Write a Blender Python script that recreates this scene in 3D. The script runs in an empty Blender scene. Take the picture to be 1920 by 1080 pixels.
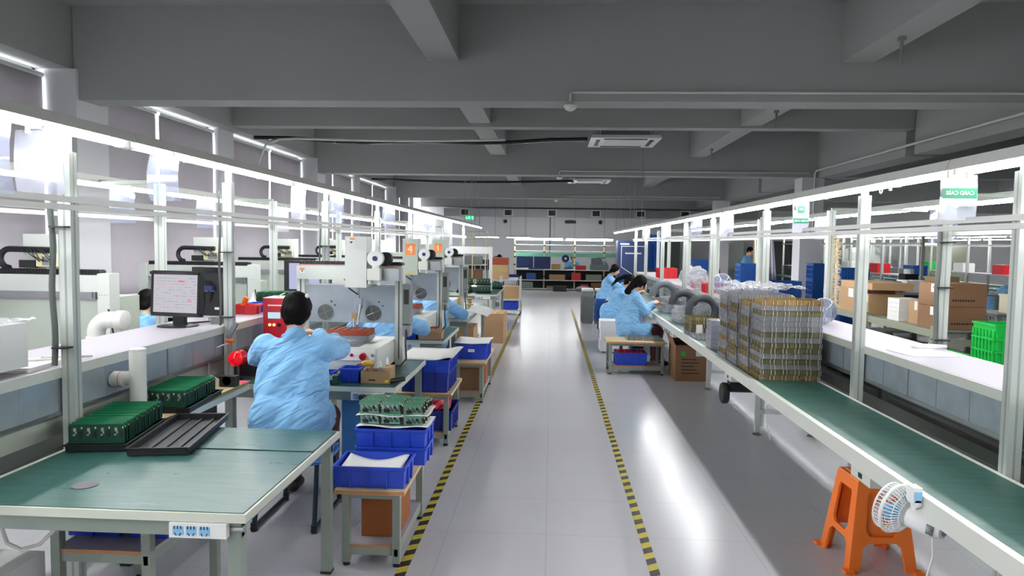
import bpy, bmesh, math, random
from mathutils import Vector, Matrix, noise
random.seed(7)
S = bpy.context.scene
C = S.collection
PI = math.pi
V = Vector

# ---------------------------------------------------------------- materials
def _nt(name):
    m = bpy.data.materials.new(name); m.use_nodes = True
    nt = m.node_tree; nt.nodes.clear()
    out = nt.nodes.new('ShaderNodeOutputMaterial')
    return m, nt, out

def srgb(r, g, b):
    f = lambda c: (c/255/12.92) if c/255 <= .04045 else ((c/255+.055)/1.055)**2.4
    return (f(r), f(g), f(b), 1)

def mat(name, col, rough=.5, metal=0.0, var=.06, scale=8.0, bump=0.0, bscale=60.0, coat=0.0, emit=None, estr=0.0, spec=.5, stretch=None):
    """principled surface with a little noise in colour, roughness and relief"""
    m, nt, out = _nt(name)
    p = nt.nodes.new('ShaderNodeBsdfPrincipled')
    nt.links.new(p.outputs[0], out.inputs[0])
    c = srgb(*col)
    tc = nt.nodes.new('ShaderNodeTexCoord')
    src = tc.outputs['Object']
    if stretch:
        mp = nt.nodes.new('ShaderNodeMapping'); mp.inputs['Scale'].default_value = stretch
        nt.links.new(src, mp.inputs[0]); src = mp.outputs[0]
    n = nt.nodes.new('ShaderNodeTexNoise'); n.inputs['Scale'].default_value = scale; n.inputs['Detail'].default_value = 4
    nt.links.new(src, n.inputs['Vector'])
    mx = nt.nodes.new('ShaderNodeMix'); mx.data_type = 'RGBA'
    mx.inputs[6].default_value = tuple(max(0, x*(1-var)) for x in c[:3])+(1,)
    mx.inputs[7].default_value = tuple(min(1, x*(1+var)) for x in c[:3])+(1,)
    nt.links.new(n.outputs['Fac'], mx.inputs[0]); nt.links.new(mx.outputs[2], p.inputs['Base Color'])
    p.inputs['Roughness'].default_value = rough; p.inputs['Metallic'].default_value = metal
    p.inputs['Specular IOR Level'].default_value = spec
    if coat: p.inputs['Coat Weight'].default_value = coat; p.inputs['Coat Roughness'].default_value = .1
    if bump:
        nb = nt.nodes.new('ShaderNodeTexNoise'); nb.inputs['Scale'].default_value = bscale; nb.inputs['Detail'].default_value = 3
        nt.links.new(src, nb.inputs['Vector'])
        b = nt.nodes.new('ShaderNodeBump'); b.inputs['Strength'].default_value = bump; b.inputs['Distance'].default_value = .01
        nt.links.new(nb.outputs['Fac'], b.inputs['Height']); nt.links.new(b.outputs[0], p.inputs['Normal'])
    if emit:
        p.inputs['Emission Color'].default_value = srgb(*emit); p.inputs['Emission Strength'].default_value = estr
    return m

def emis(name, col, strength):
    m, nt, out = _nt(name)
    e = nt.nodes.new('ShaderNodeEmission'); e.inputs[0].default_value = col; e.inputs[1].default_value = strength
    nt.links.new(e.outputs[0], out.inputs[0]); return m

def clear(name, col, opac=.45, rough=.12, scale=14, trans=.5, bump=0):
    """thin clear plastic: see-through, a body tint that scatters, and a gloss"""
    m, nt, out = _nt(name)
    tr = nt.nodes.new('ShaderNodeBsdfTransparent')
    c = srgb(*col)
    tr.inputs[0].default_value = tuple(.4+.6*x**.5 for x in c[:3])+(1,)
    df = nt.nodes.new('ShaderNodeBsdfDiffuse'); df.inputs[0].default_value = c
    tl = nt.nodes.new('ShaderNodeBsdfTranslucent'); tl.inputs[0].default_value = c
    m1 = nt.nodes.new('ShaderNodeMixShader'); m1.inputs[0].default_value = trans
    nt.links.new(df.outputs[0], m1.inputs[1]); nt.links.new(tl.outputs[0], m1.inputs[2])
    gl = nt.nodes.new('ShaderNodeBsdfGlossy'); gl.inputs['Roughness'].default_value = rough
    gl.inputs[0].default_value = (.9, .9, .9, 1)
    tc = nt.nodes.new('ShaderNodeTexCoord')
    n = nt.nodes.new('ShaderNodeTexNoise'); n.inputs['Scale'].default_value = scale
    nt.links.new(tc.outputs['Object'], n.inputs['Vector'])
    mr = nt.nodes.new('ShaderNodeMapRange'); mr.inputs[3].default_value = opac*.75; mr.inputs[4].default_value = min(1, opac*1.25)
    nt.links.new(n.outputs['Fac'], mr.inputs[0])
    m2 = nt.nodes.new('ShaderNodeMixShader'); nt.links.new(mr.outputs[0], m2.inputs[0])
    nt.links.new(tr.outputs[0], m2.inputs[1]); nt.links.new(m1.outputs[0], m2.inputs[2])
    lw = nt.nodes.new('ShaderNodeLayerWeight'); lw.inputs[0].default_value = .25
    ma = nt.nodes.new('ShaderNodeMath'); ma.operation = 'MULTIPLY_ADD'; ma.inputs[1].default_value = .55; ma.inputs[2].default_value = .06
    nt.links.new(lw.outputs['Fresnel'], ma.inputs[0])
    if bump:
        nb = nt.nodes.new('ShaderNodeTexNoise'); nb.inputs['Scale'].default_value = 22; nb.inputs['Detail'].default_value = 3; nb.inputs['Distortion'].default_value = 1.5
        nt.links.new(tc.outputs['Object'], nb.inputs['Vector'])
        bp = nt.nodes.new('ShaderNodeBump'); bp.inputs['Strength'].default_value = bump; bp.inputs['Distance'].default_value = .03
        nt.links.new(nb.outputs['Fac'], bp.inputs['Height'])
        for nd in (df, tl, gl, lw): nt.links.new(bp.outputs[0], nd.inputs['Normal'])
    m3 = nt.nodes.new('ShaderNodeMixShader'); nt.links.new(ma.outputs[0], m3.inputs[0])
    nt.links.new(m2.outputs[0], m3.inputs[1]); nt.links.new(gl.outputs[0], m3.inputs[2])
    nt.links.new(m3.outputs[0], out.inputs[0]); return m

M = {}
def mk(key, *a, **k): M[key] = mat(key, *a, **k)

# ---------------------------------------------------------------- mesh builder
class MB:
    def __init__(s): s.bm = bmesh.new(); s.mats = []; s.cur = 0
    def m(s, mt):
        if isinstance(mt, str): mt = M[mt]
        if mt not in s.mats: s.mats.append(mt)
        s.cur = s.mats.index(mt); return s
    def _face(s, vs):
        try:
            f = s.bm.faces.new(vs); f.material_index = s.cur; return f
        except ValueError: return None
    def box(s, c, d, rot=None, taper=1.0, tapery=None):
        """centre, full size; taper scales the top"""
        ty = taper if tapery is None else tapery
        hx, hy, hz = d[0]/2, d[1]/2, d[2]/2
        pts = []
        for z, tx, tyy in ((-hz, 1, 1), (hz, taper, ty)):
            for x, y in ((-hx, -hy), (hx, -hy), (hx, hy), (-hx, hy)):
                pts.append(V((x*tx, y*tyy, z)))
        if rot is not None: pts = [rot @ p for p in pts]
        vs = [s.bm.verts.new(p + V(c)) for p in pts]
        for f in ((3, 2, 1, 0), (4, 5, 6, 7), (0, 1, 5, 4), (1, 2, 6, 5), (2, 3, 7, 6), (3, 0, 4, 7)):
            s._face([vs[i] for i in f])
        return s
    def bb(s, x0, x1, y0, y1, z0, z1, **k):
        return s.box(((x0+x1)/2, (y0+y1)/2, (z0+z1)/2), (abs(x1-x0), abs(y1-y0), abs(z1-z0)), **k)
    def cyl(s, a, b, r, r2=None, n=14, caps=True):
        a, b = V(a), V(b); r2 = r if r2 is None else r2
        d = (b-a); 
        if d.length < 1e-7: return s
        q = d.to_track_quat('Z', 'Y').to_matrix()
        A = [s.bm.verts.new(a + q @ V((r*math.cos(2*PI*i/n), r*math.sin(2*PI*i/n), 0))) for i in range(n)]
        B = [s.bm.verts.new(b + q @ V((r2*math.cos(2*PI*i/n), r2*math.sin(2*PI*i/n), 0))) for i in range(n)]
        for i in range(n): s._face([A[i], A[(i+1) % n], B[(i+1) % n], B[i]])
        if caps: s._face(A[::-1]); s._face(B)
        return s
    def tube(s, pts, r, n=8, closed=False):
        pts = [V(p) for p in pts]; N = len(pts); rings = []
        up = V((0, 0, 1)); prev = None
        for i, p in enumerate(pts):
            if closed: t = pts[(i+1) % N]-pts[i-1]
            else: t = pts[min(i+1, N-1)]-pts[max(i-1, 0)]
            t.normalize()
            if prev is None:
                a = up if abs(t.dot(up)) < .9 else V((1, 0, 0))
                x = t.cross(a).normalized()
            else:
                x = (prev - t*prev.dot(t)).normalized()
            prev = x; y = t.cross(x)
            rr = r[i] if isinstance(r, (list, tuple)) else r
            rings.append([s.bm.verts.new(p + x*rr*math.cos(2*PI*k/n) + y*rr*math.sin(2*PI*k/n)) for k in range(n)])
        for i in range(N if closed else N-1):
            A, B = rings[i], rings[(i+1) % N]
            for k in range(n): s._face([A[k], A[(k+1) % n], B[(k+1) % n], B[k]])
        if not closed: s._face(rings[0][::-1]); s._face(rings[-1])
        return s
    def lathe(s, prof, c=(0, 0, 0), n=24, axis='Z', q=None, caps=True):
        c = V(c)
        if q is None: q = {'Z': Matrix.Identity(3), 'X': Matrix.Rotation(PI/2, 3, 'Y'), 'Y': Matrix.Rotation(-PI/2, 3, 'X')}[axis]
        rings = []
        for r, z in prof:
            rings.append([s.bm.verts.new(c + q @ V((max(r, 1e-4)*math.cos(2*PI*i/n), max(r, 1e-4)*math.sin(2*PI*i/n), z))) for i in range(n)])
        for A, B in zip(rings, rings[1:]):
            for i in range(n): s._face([A[i], A[(i+1) % n], B[(i+1) % n], B[i]])
        if caps: s._face(rings[0][::-1]); s._face(rings[-1])
        return s
    def ball(s, c, r, n=14, m=9, rot=None):
        if not isinstance(r, (tuple, list)): r = (r, r, r)
        c = V(c); rows = []
        for j in range(1, m):
            t = PI*j/m; row = []
            for i in range(n):
                a = 2*PI*i/n
                p = V((r[0]*math.sin(t)*math.cos(a), r[1]*math.sin(t)*math.sin(a), r[2]*math.cos(t)))
                if rot is not None: p = rot @ p
                row.append(s.bm.verts.new(c+p))
            rows.append(row)
        tp, bt = V((0, 0, r[2])), V((0, 0, -r[2]))
        if rot is not None: tp, bt = rot @ tp, rot @ bt
        T, B = s.bm.verts.new(c+tp), s.bm.verts.new(c+bt)
        for i in range(n):
            s._face([T, rows[0][i], rows[0][(i+1) % n]]); s._face([B, rows[-1][(i+1) % n], rows[-1][i]])
        for A, Bq in zip(rows, rows[1:]):
            for i in range(n): s._face([A[i], Bq[i], Bq[(i+1) % n], A[(i+1) % n]])
        return s
    def prism(s, poly, d0, d1, axis='Y'):
        """extrude a polygon given in the plane across `axis`"""
        def P(u, v, d): return {'Y': (u, d, v), 'X': (d, u, v), 'Z': (u, v, d)}[axis]
        A = [s.bm.verts.new(P(u, v, d0)) for u, v in poly]; B = [s.bm.verts.new(P(u, v, d1)) for u, v in poly]
        n = len(poly); s._face(A); s._face(B[::-1])
        for i in range(n): s._face([A[(i+1) % n], A[i], B[i], B[(i+1) % n]])
        return s
    def quad(s, a, b, c, d):
        s._face([s.bm.verts.new(V(p)) for p in (a, b, c, d)]); return s
    def grid(s, fn, nu, nv):
        vs = [[s.bm.verts.new(V(fn(i/nu, j/nv))) for i in range(nu+1)] for j in range(nv+1)]
        for j in range(nv):
            for i in range(nu): s._face([vs[j][i], vs[j][i+1], vs[j+1][i+1], vs[j+1][i]])
        return s
    def bin(s, x0, x1, y0, y1, z0, z1, t=.004, ribs=True, slope=.012, lip=.008):
        """open-topped plastic box with a rolled lip and ribs"""
        def ring(ins, z): return [s.bm.verts.new(V(p)) for p in ((x0+ins, y0+ins, z), (x1-ins, y0+ins, z), (x1-ins, y1-ins, z), (x0+ins, y1-ins, z))]
        R = [ring(slope, z0), ring(lip, z1-.014), ring(0, z1-.014), ring(0, z1), ring(lip+t, z1), ring(slope+t+.002, z0+t)]
        s._face(R[0][::-1])
        for A, B in zip(R, R[1:]):
            for i in range(4): s._face([A[i], A[(i+1) % 4], B[(i+1) % 4], B[i]])
        s._face(R[-1])
        if ribs:
            h = z1-z0-.016
            for ax in (0, 1):
                L = (x1-x0) if ax == 0 else (y1-y0); k = max(2, int(L/.09))
                for i in range(1, k):
                    u = i/k
                    for side in (0, 1):
                        if ax == 0:
                            s.box((x0+u*L, (y0+slope*.5 if side == 0 else y1-slope*.5), z0+h/2+.001), (.008, .012, h))
                        else:
                            s.box(((x0+slope*.5 if side == 0 else x1-slope*.5), y0+u*L, z0+h/2+.001), (.012, .008, h))
        return s
    def build(s, name, parent=None, bevel=0, smooth=35, solid=0, seg=2):
        if bevel:
            es = [e for e in s.bm.edges if len(e.link_faces) == 2 and e.calc_face_angle(0) > .6]
            if es: bmesh.ops.bevel(s.bm, geom=es, offset=bevel, segments=seg, affect='EDGES', clamp_overlap=True, profile=.6)
        bmesh.ops.recalc_face_normals(s.bm, faces=s.bm.faces[:])
        me = bpy.data.meshes.new(name); s.bm.to_mesh(me); s.bm.free()
        for mt in s.mats: me.materials.append(mt)
        if smooth:
            for p in me.polygons: p.use_smooth = True
            me.set_sharp_from_angle(angle=math.radians(smooth))
        o = bpy.data.objects.new(name, me); C.objects.link(o)
        if parent: o.parent = parent
        if solid:
            md = o.modifiers.new('thick', 'SOLIDIFY'); md.thickness = solid; md.offset = 0
        return o

def new(mt): return MB().m(mt)

def tag(o, label=None, cat=None, group=None, kind=None):
    if label: o['label'] = label
    if cat: o['category'] = cat
    if group: o['group'] = group
    if kind: o['kind'] = kind
    return o
def thing(name, label, cat, loc=(0, 0, 0), rz=0, group=None):
    o = bpy.data.objects.new(name, None); C.objects.link(o); o.empty_display_size = .1
    o.location = loc; o.rotation_euler = (0, 0, rz)
    return tag(o, label, cat, group)
def solo(mb, name, label, cat, loc=(0, 0, 0), rz=0, group=None, **k):
    o = mb.build(name, **k); o.location = loc; o.rotation_euler = (0, 0, rz)
    return tag(o, label, cat, group)
def struct(mb, name, label=None, **k):
    o = mb.build(name, **k); o['kind'] = 'structure'
    if label: o['label'] = label
    return o
def dup(root, loc, rz=None, label=None, group=None):
    r = root.copy(); C.objects.link(r); r.location = loc
    if rz is not None: r.rotation_euler = (0, 0, rz)
    if label: r['label'] = label
    if group: r['group'] = group
    for ch in list(root.children):
        c = ch.copy(); C.objects.link(c); c.parent = r
        for g in list(ch.children):
            d = g.copy(); C.objects.link(d); d.parent = c
    return r
ORD = ['first', 'second', 'third', 'fourth', 'fifth', 'sixth', 'seventh', 'eighth', 'ninth', 'tenth', 'eleventh', 'twelfth', 'thirteenth', 'fourteenth', 'fifteenth', 'sixteenth', 'seventeenth', 'eighteenth', 'nineteenth', 'twentieth']

_font = None
def text_mesh(mb, txt, size, M4, depth=.001):
    """add lettering to a builder; M4 places the text plane (x right, y up)"""
    cu = bpy.data.curves.new('lettering', 'FONT'); cu.body = txt; cu.size = size; cu.extrude = depth; cu.align_x = 'CENTER'; cu.align_y = 'CENTER'
    o = bpy.data.objects.new('lettering', cu); C.objects.link(o)
    dg = bpy.context.evaluated_depsgraph_get()
    me = bpy.data.meshes.new_from_object(o.evaluated_get(dg))
    bpy.data.objects.remove(o)
    base = len(mb.bm.verts); mb.bm.verts.ensure_lookup_table()
    vs = [mb.bm.verts.new(M4 @ v.co) for v in me.vertices]
    for p in me.polygons: mb._face([vs[i] for i in p.vertices])
    bpy.data.meshes.remove(me)
    return mb
# ---------------------------------------------------------------- palette
mk('concrete', (186, 188, 187), .85, var=.05, scale=1.2, bump=.15, bscale=30)
mk('ceilpaint', (156, 158, 156), .9, var=.05, scale=.8)
mk('wallwhite', (205, 205, 208), .8, var=.03, scale=1.5)
mk('wallback', (214, 215, 216), .7, var=.04, scale=1.5)
mk('blind', (182, 176, 182), .85, var=.03, scale=3)
mk('alum', (200, 205, 200), .38, .25, var=.03, scale=5)
mk('postgrey', (186, 192, 186), .4, .1, var=.03, scale=3)
mk('darkslot', (92, 98, 94), .5, .3, var=.05)
mk('railwhite', (206, 206, 200), .35, .1, var=.02)
mk('laminate', (160, 155, 165), .42, var=.02, scale=2)
mk('lip', (216, 218, 208), .35, .1, var=.02)
mk('brownline', (120, 92, 88), .6)
mk('cream', (206, 210, 196), .4, var=.03)
mk('tableleg', (140, 150, 140), .4, .15, var=.05)
mk('greymetal', (128, 134, 130), .4, .3, var=.05)
mk('chrome', (200, 200, 200), .2, 1, var=.02)
mk('steel', (170, 172, 174), .3, .9, var=.06, scale=20)
mk('black', (24, 25, 27), .45, var=.15)
mk('blackshiny', (14, 15, 16), .16, var=.2)
mk('darkrubber', (38, 38, 40), .7)
mk('white', (232, 232, 230), .4, var=.02)
mk('pvc', (226, 226, 220), .3, var=.02)
mk('machine', (208, 212, 206), .4, .05, var=.02)
mk('machinegrey', (176, 184, 172), .45, .05, var=.03)
mk('bluebin', (34, 68, 190), .38, var=.08, scale=12)
mk('bluedark', (32, 50, 142), .4, var=.08, scale=12)
mk('bluecrate', (30, 80, 150), .4, var=.08)
mk('groove', (150, 156, 150), .5)
mk('greencrate', (24, 176, 70), .4, var=.06)
mk('bluechair', (64, 130, 200), .45, var=.05)
mk('chairleg', (36, 58, 74), .4, .4)
mk('redbin', (206, 34, 40), .35, var=.06)
mk('red', (196, 30, 50), .35, var=.05)
mk('orange', (250, 124, 34), .36, var=.05, scale=5)
mk('wood', (208, 186, 144), .5, var=.12, scale=6, stretch=(1, 12, 12))
mk('woodedge', (180, 128, 84), .6, var=.2, scale=10)
mk('carton', (134, 99, 70), .8, var=.08, scale=5)
mk('cartontan', (176, 142, 104), .8, var=.07, scale=5)
mk('cartonbrown', (152, 88, 44), .8, var=.07, scale=5)
mk('tape', (196, 170, 130), .35, var=.05)
mk('paper', (232, 230, 226), .7, var=.02)
mk('foam', (236, 236, 236), .8, var=.02, bump=.2, bscale=120)
mk('ink', (40, 40, 44), .8)
mk('pcb', (24, 128, 82), .38, var=.25, scale=40)
mk('pcbdark', (22, 66, 50), .42, var=.3, scale=60)
mk('pcbpale', (104, 160, 132), .4, var=.25, scale=60)
mk('solder', (196, 198, 190), .3, .7, var=.2, scale=60)
mk('chip', (30, 34, 32), .5, var=.2)
mk('tan', (176, 150, 100), .5, var=.15)
mk('yellow', (226, 178, 40), .4, var=.05)
mk('clipyellow', (222, 214, 168), .4)
mk('gown', (122, 178, 226), .75, var=.05, scale=9, bump=.12, bscale=25)
mk('gowndeep', (98, 156, 214), .75, var=.05, scale=9, bump=.12, bscale=25)
mk('skin', (214, 162, 130), .5, var=.05, scale=12)
mk('hair', (14, 11, 11), .62, spec=.12, var=.35, scale=60, bump=.3, bscale=90, stretch=(1, 1, .15))
mk('hairbrown', (44, 29, 24), .5, spec=.25, var=.3, scale=60, bump=.3, bscale=90, stretch=(1, 1, .15))
mk('maroon', (74, 30, 38), .8)
mk('navy', (28, 34, 66), .7)
mk('lipred', (168, 84, 80), .5)
mk('eyewhite', (235, 232, 228), .3)
mk('greybag', (120, 124, 130), .5, var=.2)
mk('darkhose', (70, 74, 80), .5, var=.15)
mk('rackgrey', (134, 138, 120), .5, .1, var=.05)
mk('cabinet', (38, 58, 104), .45, var=.05)
mk('curtainblue', (30, 96, 196), .6, var=.06)
mk('curtainwhite', (206, 204, 214), .8)
mk('curtaincream', (206, 200, 176), .8)
mk('mintgreen', (120, 190, 160), .6, var=.05)
mk('orangesign', (240, 140, 70), .5)
mk('signgreen', (22, 104, 76), .6)
mk('copper', (150, 66, 40), .45, .1, var=.15, scale=50)
mk('pinkpaper', (226, 90, 110), .7)
mk('skyblue', (132, 190, 228), .5)
mk('brownplastic', (176, 168, 120), .4, var=.1)
mk('feather', (204, 190, 160), .9, var=.25, scale=30)
mk('dustgrey', (108, 104, 110), .8)
mk('board', (26, 42, 92), .5)
mk('gownnavy', (44, 56, 100), .75, var=.08)
mk('blouse', (90, 150, 196), .75)
M['tube'] = emis('tube', (.97, .985, 1, 1), 26.0)
M['screen'] = emis('screen', (.86, .84, .92, 1), .27)
M['screenblue'] = emis('screenblue', (.62, .64, .92, 1), .33)
M['exitgreen'] = emis('exitgreen', (.01, .55, .2, 1), .7)
M['exitwhite'] = emis('exitwhite', (.7, 1, .8, 1), .7)
M['redglow'] = mat('redglow', (206, 12, 34), .12, coat=.6, emit=(255, 0, 20), estr=.22)
M['led'] = emis('led', (1, .75, .2, 1), 1.0)
M['lcd'] = emis('lcd', (.45, .65, .75, 1), .5)
M['clearsheet'] = clear('clearsheet', (172, 180, 206), .3, .08, 6, .4)
M['clearwhite'] = clear('clearwhite', (196, 198, 212), .5, .15, 6, .4)
M['clearbox'] = clear('clearbox', (196, 206, 208), .42, .1, 12)
M['traysclear'] = clear('traysclear', (226, 226, 230), .36, .1, 25)
M['traysamber'] = clear('traysamber', (212, 184, 122), .42, .12, 25)
M['traysolive'] = clear('traysolive', (188, 180, 128), .40, .12, 25)
M['wrap'] = clear('wrap', (214, 217, 224), .34, .08, 18, .4, bump=.9)
M['wrapthick'] = clear('wrapthick', (220, 223, 230), .5, .08, 18, .4, bump=.9)
M['shield'] = clear('shield', (196, 208, 218), .78, .12, 5, .3)
M['troughclear'] = clear('troughclear', (186, 200, 208), .78, .14, 7, .3)

def m_floor():
    m, nt, out = _nt('epoxyfloor')
    p = nt.nodes.new('ShaderNodeBsdfPrincipled'); nt.links.new(p.outputs[0], out.inputs[0])
    tc = nt.nodes.new('ShaderNodeTexCoord')
    n = nt.nodes.new('ShaderNodeTexNoise'); n.inputs['Scale'].default_value = .9; n.inputs['Detail'].default_value = 2
    nt.links.new(tc.outputs['Object'], n.inputs['Vector'])
    mx = nt.nodes.new('ShaderNodeMix'); mx.data_type = 'RGBA'
    mx.inputs[6].default_value = srgb(190, 188, 194); mx.inputs[7].default_value = srgb(197, 196, 201)
    nt.links.new(n.outputs['Fac'], mx.inputs[0])
    br = nt.nodes.new('ShaderNodeTexBrick'); br.offset = 0
    br.inputs['Color1'].default_value = (1, 1, 1, 1); br.inputs['Color2'].default_value = (1, 1, 1, 1); br.inputs['Mortar'].default_value = (.84, .84, .84, 1)
    br.inputs['Scale'].default_value = 1; br.inputs['Mortar Size'].default_value = .0035; br.inputs['Mortar Smooth'].default_value = .3
    br.inputs['Brick Width'].default_value = .6; br.inputs['Row Height'].default_value = .6
    nt.links.new(tc.outputs['Object'], br.inputs['Vector'])
    ml = nt.nodes.new('ShaderNodeMix'); ml.data_type = 'RGBA'; ml.blend_type = 'MULTIPLY'; ml.inputs[0].default_value = 1
    nt.links.new(mx.outputs[2], ml.inputs[6]); nt.links.new(br.outputs['Color'], ml.inputs[7])
    # fine speckle
    n2 = nt.nodes.new('ShaderNodeTexNoise'); n2.inputs['Scale'].default_value = 160
    nt.links.new(tc.outputs['Object'], n2.inputs['Vector'])
    mr = nt.nodes.new('ShaderNodeMapRange'); mr.inputs[3].default_value = .93; mr.inputs[4].default_value = 1.07
    nt.links.new(n2.outputs['Fac'], mr.inputs[0])
    m3 = nt.nodes.new('ShaderNodeMix'); m3.data_type = 'RGBA'; m3.blend_type = 'MULTIPLY'; m3.inputs[0].default_value = 1
    nt.links.new(ml.outputs[2], m3.inputs[6]); nt.links.new(mr.outputs[0], m3.inputs[7])
    nt.links.new(m3.outputs[2], p.inputs['Base Color'])
    r = nt.nodes.new('ShaderNodeMapRange'); r.inputs[3].default_value = .21; r.inputs[4].default_value = .22
    nt.links.new(n.outputs['Fac'], r.inputs[0]); nt.links.new(r.outputs[0], p.inputs['Roughness'])
    p.inputs['Specular IOR Level'].default_value = .5
    return m
M['floor'] = m_floor()

def m_gown(name, col):
    m, nt, out = _nt(name)
    p = nt.nodes.new('ShaderNodeBsdfPrincipled'); nt.links.new(p.outputs[0], out.inputs[0])
    p.inputs['Base Color'].default_value = srgb(*col); p.inputs['Roughness'].default_value = .72; p.inputs['Sheen Weight'].default_value = .15
    tc = nt.nodes.new('ShaderNodeTexCoord')
    def ridge(rot, sc, scale):
        m0 = nt.nodes.new('ShaderNodeMapping'); m0.inputs['Rotation'].default_value = rot; nt.links.new(tc.outputs['Object'], m0.inputs[0])
        mp = nt.nodes.new('ShaderNodeMapping'); mp.inputs['Scale'].default_value = sc; nt.links.new(m0.outputs[0], mp.inputs[0])
        n = nt.nodes.new('ShaderNodeTexNoise'); n.inputs['Scale'].default_value = scale; n.inputs['Detail'].default_value = 2; n.inputs['Distortion'].default_value = .6
        nt.links.new(mp.outputs[0], n.inputs['Vector'])
        a = nt.nodes.new('ShaderNodeMath'); a.operation = 'SUBTRACT'; a.inputs[1].default_value = .5; nt.links.new(n.outputs['Fac'], a.inputs[0])
        b = nt.nodes.new('ShaderNodeMath'); b.operation = 'ABSOLUTE'; nt.links.new(a.outputs[0], b.inputs[0]); return b
    a = ridge((0, .85, .1), (.7, .8, 3.2), 2.2); b = ridge((.2, .5, .3), (.8, 1, 3), 4.0)
    s = nt.nodes.new('ShaderNodeMath'); s.operation = 'ADD'; nt.links.new(a.outputs[0], s.inputs[0]); nt.links.new(b.outputs[0], s.inputs[1])
    bp = nt.nodes.new('ShaderNodeBump'); bp.inputs['Strength'].default_value = .7; bp.inputs['Distance'].default_value = .09
    nt.links.new(s.outputs[0], bp.inputs['Height']); nt.links.new(bp.outputs[0], p.inputs['Normal'])
    return m
M['gown'] = m_gown('gown', (128, 184, 230)); M['blouse'] = m_gown('blouse', (90, 150, 196))

def m_hazard():
    m, nt, out = _nt('hazardtape')
    p = nt.nodes.new('ShaderNodeBsdfPrincipled'); nt.links.new(p.outputs[0], out.inputs[0])
    tc = nt.nodes.new('ShaderNodeTexCoord'); sx = nt.nodes.new('ShaderNodeSeparateXYZ'); nt.links.new(tc.outputs['Object'], sx.inputs[0])
    ad = nt.nodes.new('ShaderNodeMath'); ad.operation = 'MULTIPLY_ADD'; ad.inputs[1].default_value = -.62
    nt.links.new(sx.outputs[0], ad.inputs[0]); nt.links.new(sx.outputs[1], ad.inputs[2])
    ml = nt.nodes.new('ShaderNodeMath'); ml.operation = 'MULTIPLY'; ml.inputs[1].default_value = 1/.142
    nt.links.new(ad.outputs[0], ml.inputs[0])
    fr = nt.nodes.new('ShaderNodeMath'); fr.operation = 'FRACT'; nt.links.new(ml.outputs[0], fr.inputs[0])
    gt = nt.nodes.new('ShaderNodeMath'); gt.operation = 'GREATER_THAN'; gt.inputs[1].default_value = .5; nt.links.new(fr.outputs[0], gt.inputs[0])
    n = nt.nodes.new('ShaderNodeTexNoise'); n.inputs['Scale'].default_value = 25; nt.links.new(tc.outputs['Object'], n.inputs['Vector'])
    ye = nt.nodes.new('ShaderNodeMix'); ye.data_type = 'RGBA'; ye.inputs[6].default_value = srgb(176, 160, 40); ye.inputs[7].default_value = srgb(206, 190, 66)
    nt.links.new(n.outputs['Fac'], ye.inputs[0])
    mx = nt.nodes.new('ShaderNodeMix'); mx.data_type = 'RGBA'; mx.inputs[6].default_value = srgb(44, 40, 42)
    nt.links.new(gt.outputs[0], mx.inputs[0]); nt.links.new(ye.outputs[2], mx.inputs[7])
    nt.links.new(mx.outputs[2], p.inputs['Base Color']); p.inputs['Roughness'].default_value = .45
    return m
M['hazard'] = m_hazard()

def m_mat_green(name, c1, c2, rough):
    m, nt, out = _nt(name)
    p = nt.nodes.new('ShaderNodeBsdfPrincipled'); nt.links.new(p.outputs[0], out.inputs[0])
    tc = nt.nodes.new('ShaderNodeTexCoord')
    n = nt.nodes.new('ShaderNodeTexNoise'); n.inputs['Scale'].default_value = 3; n.inputs['Detail'].default_value = 5
    nt.links.new(tc.outputs['Object'], n.inputs['Vector'])
    mx = nt.nodes.new('ShaderNodeMix'); mx.data_type = 'RGBA'; mx.inputs[6].default_value = srgb(*c1); mx.inputs[7].default_value = srgb(*c2)
    nt.links.new(n.outputs['Fac'], mx.inputs[0]); nt.links.new(mx.outputs[2], p.inputs['Base Color'])
    mp = nt.nodes.new('ShaderNodeMapping'); mp.inputs['Scale'].default_value = (2, 16, 1); mp.inputs['Rotation'].default_value = (0, 0, .6)
    nt.links.new(tc.outputs['Object'], mp.inputs[0])
    n2 = nt.nodes.new('ShaderNodeTexNoise'); n2.inputs['Scale'].default_value = 2.2; n2.inputs['Detail'].default_value = 4
    nt.links.new(mp.outputs[0], n2.inputs['Vector'])
    mr = nt.nodes.new('ShaderNodeMapRange'); mr.inputs[3].default_value = rough-.1; mr.inputs[4].default_value = rough+.14
    nt.links.new(n2.outputs['Fac'], mr.inputs[0]); nt.links.new(mr.outputs[0], p.inputs['Roughness'])
    b = nt.nodes.new('ShaderNodeBump'); b.inputs['Strength'].default_value = .05; b.inputs['Distance'].default_value = .003
    nt.links.new(n2.outputs['Fac'], b.inputs['Height']); nt.links.new(b.outputs[0], p.inputs['Normal'])
    return m
M['esd'] = m_mat_green('esd', (38, 82, 76), (46, 92, 86), .30)
M['belt'] = m_mat_green('belt', (36, 80, 72), (42, 90, 82), .34)

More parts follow.
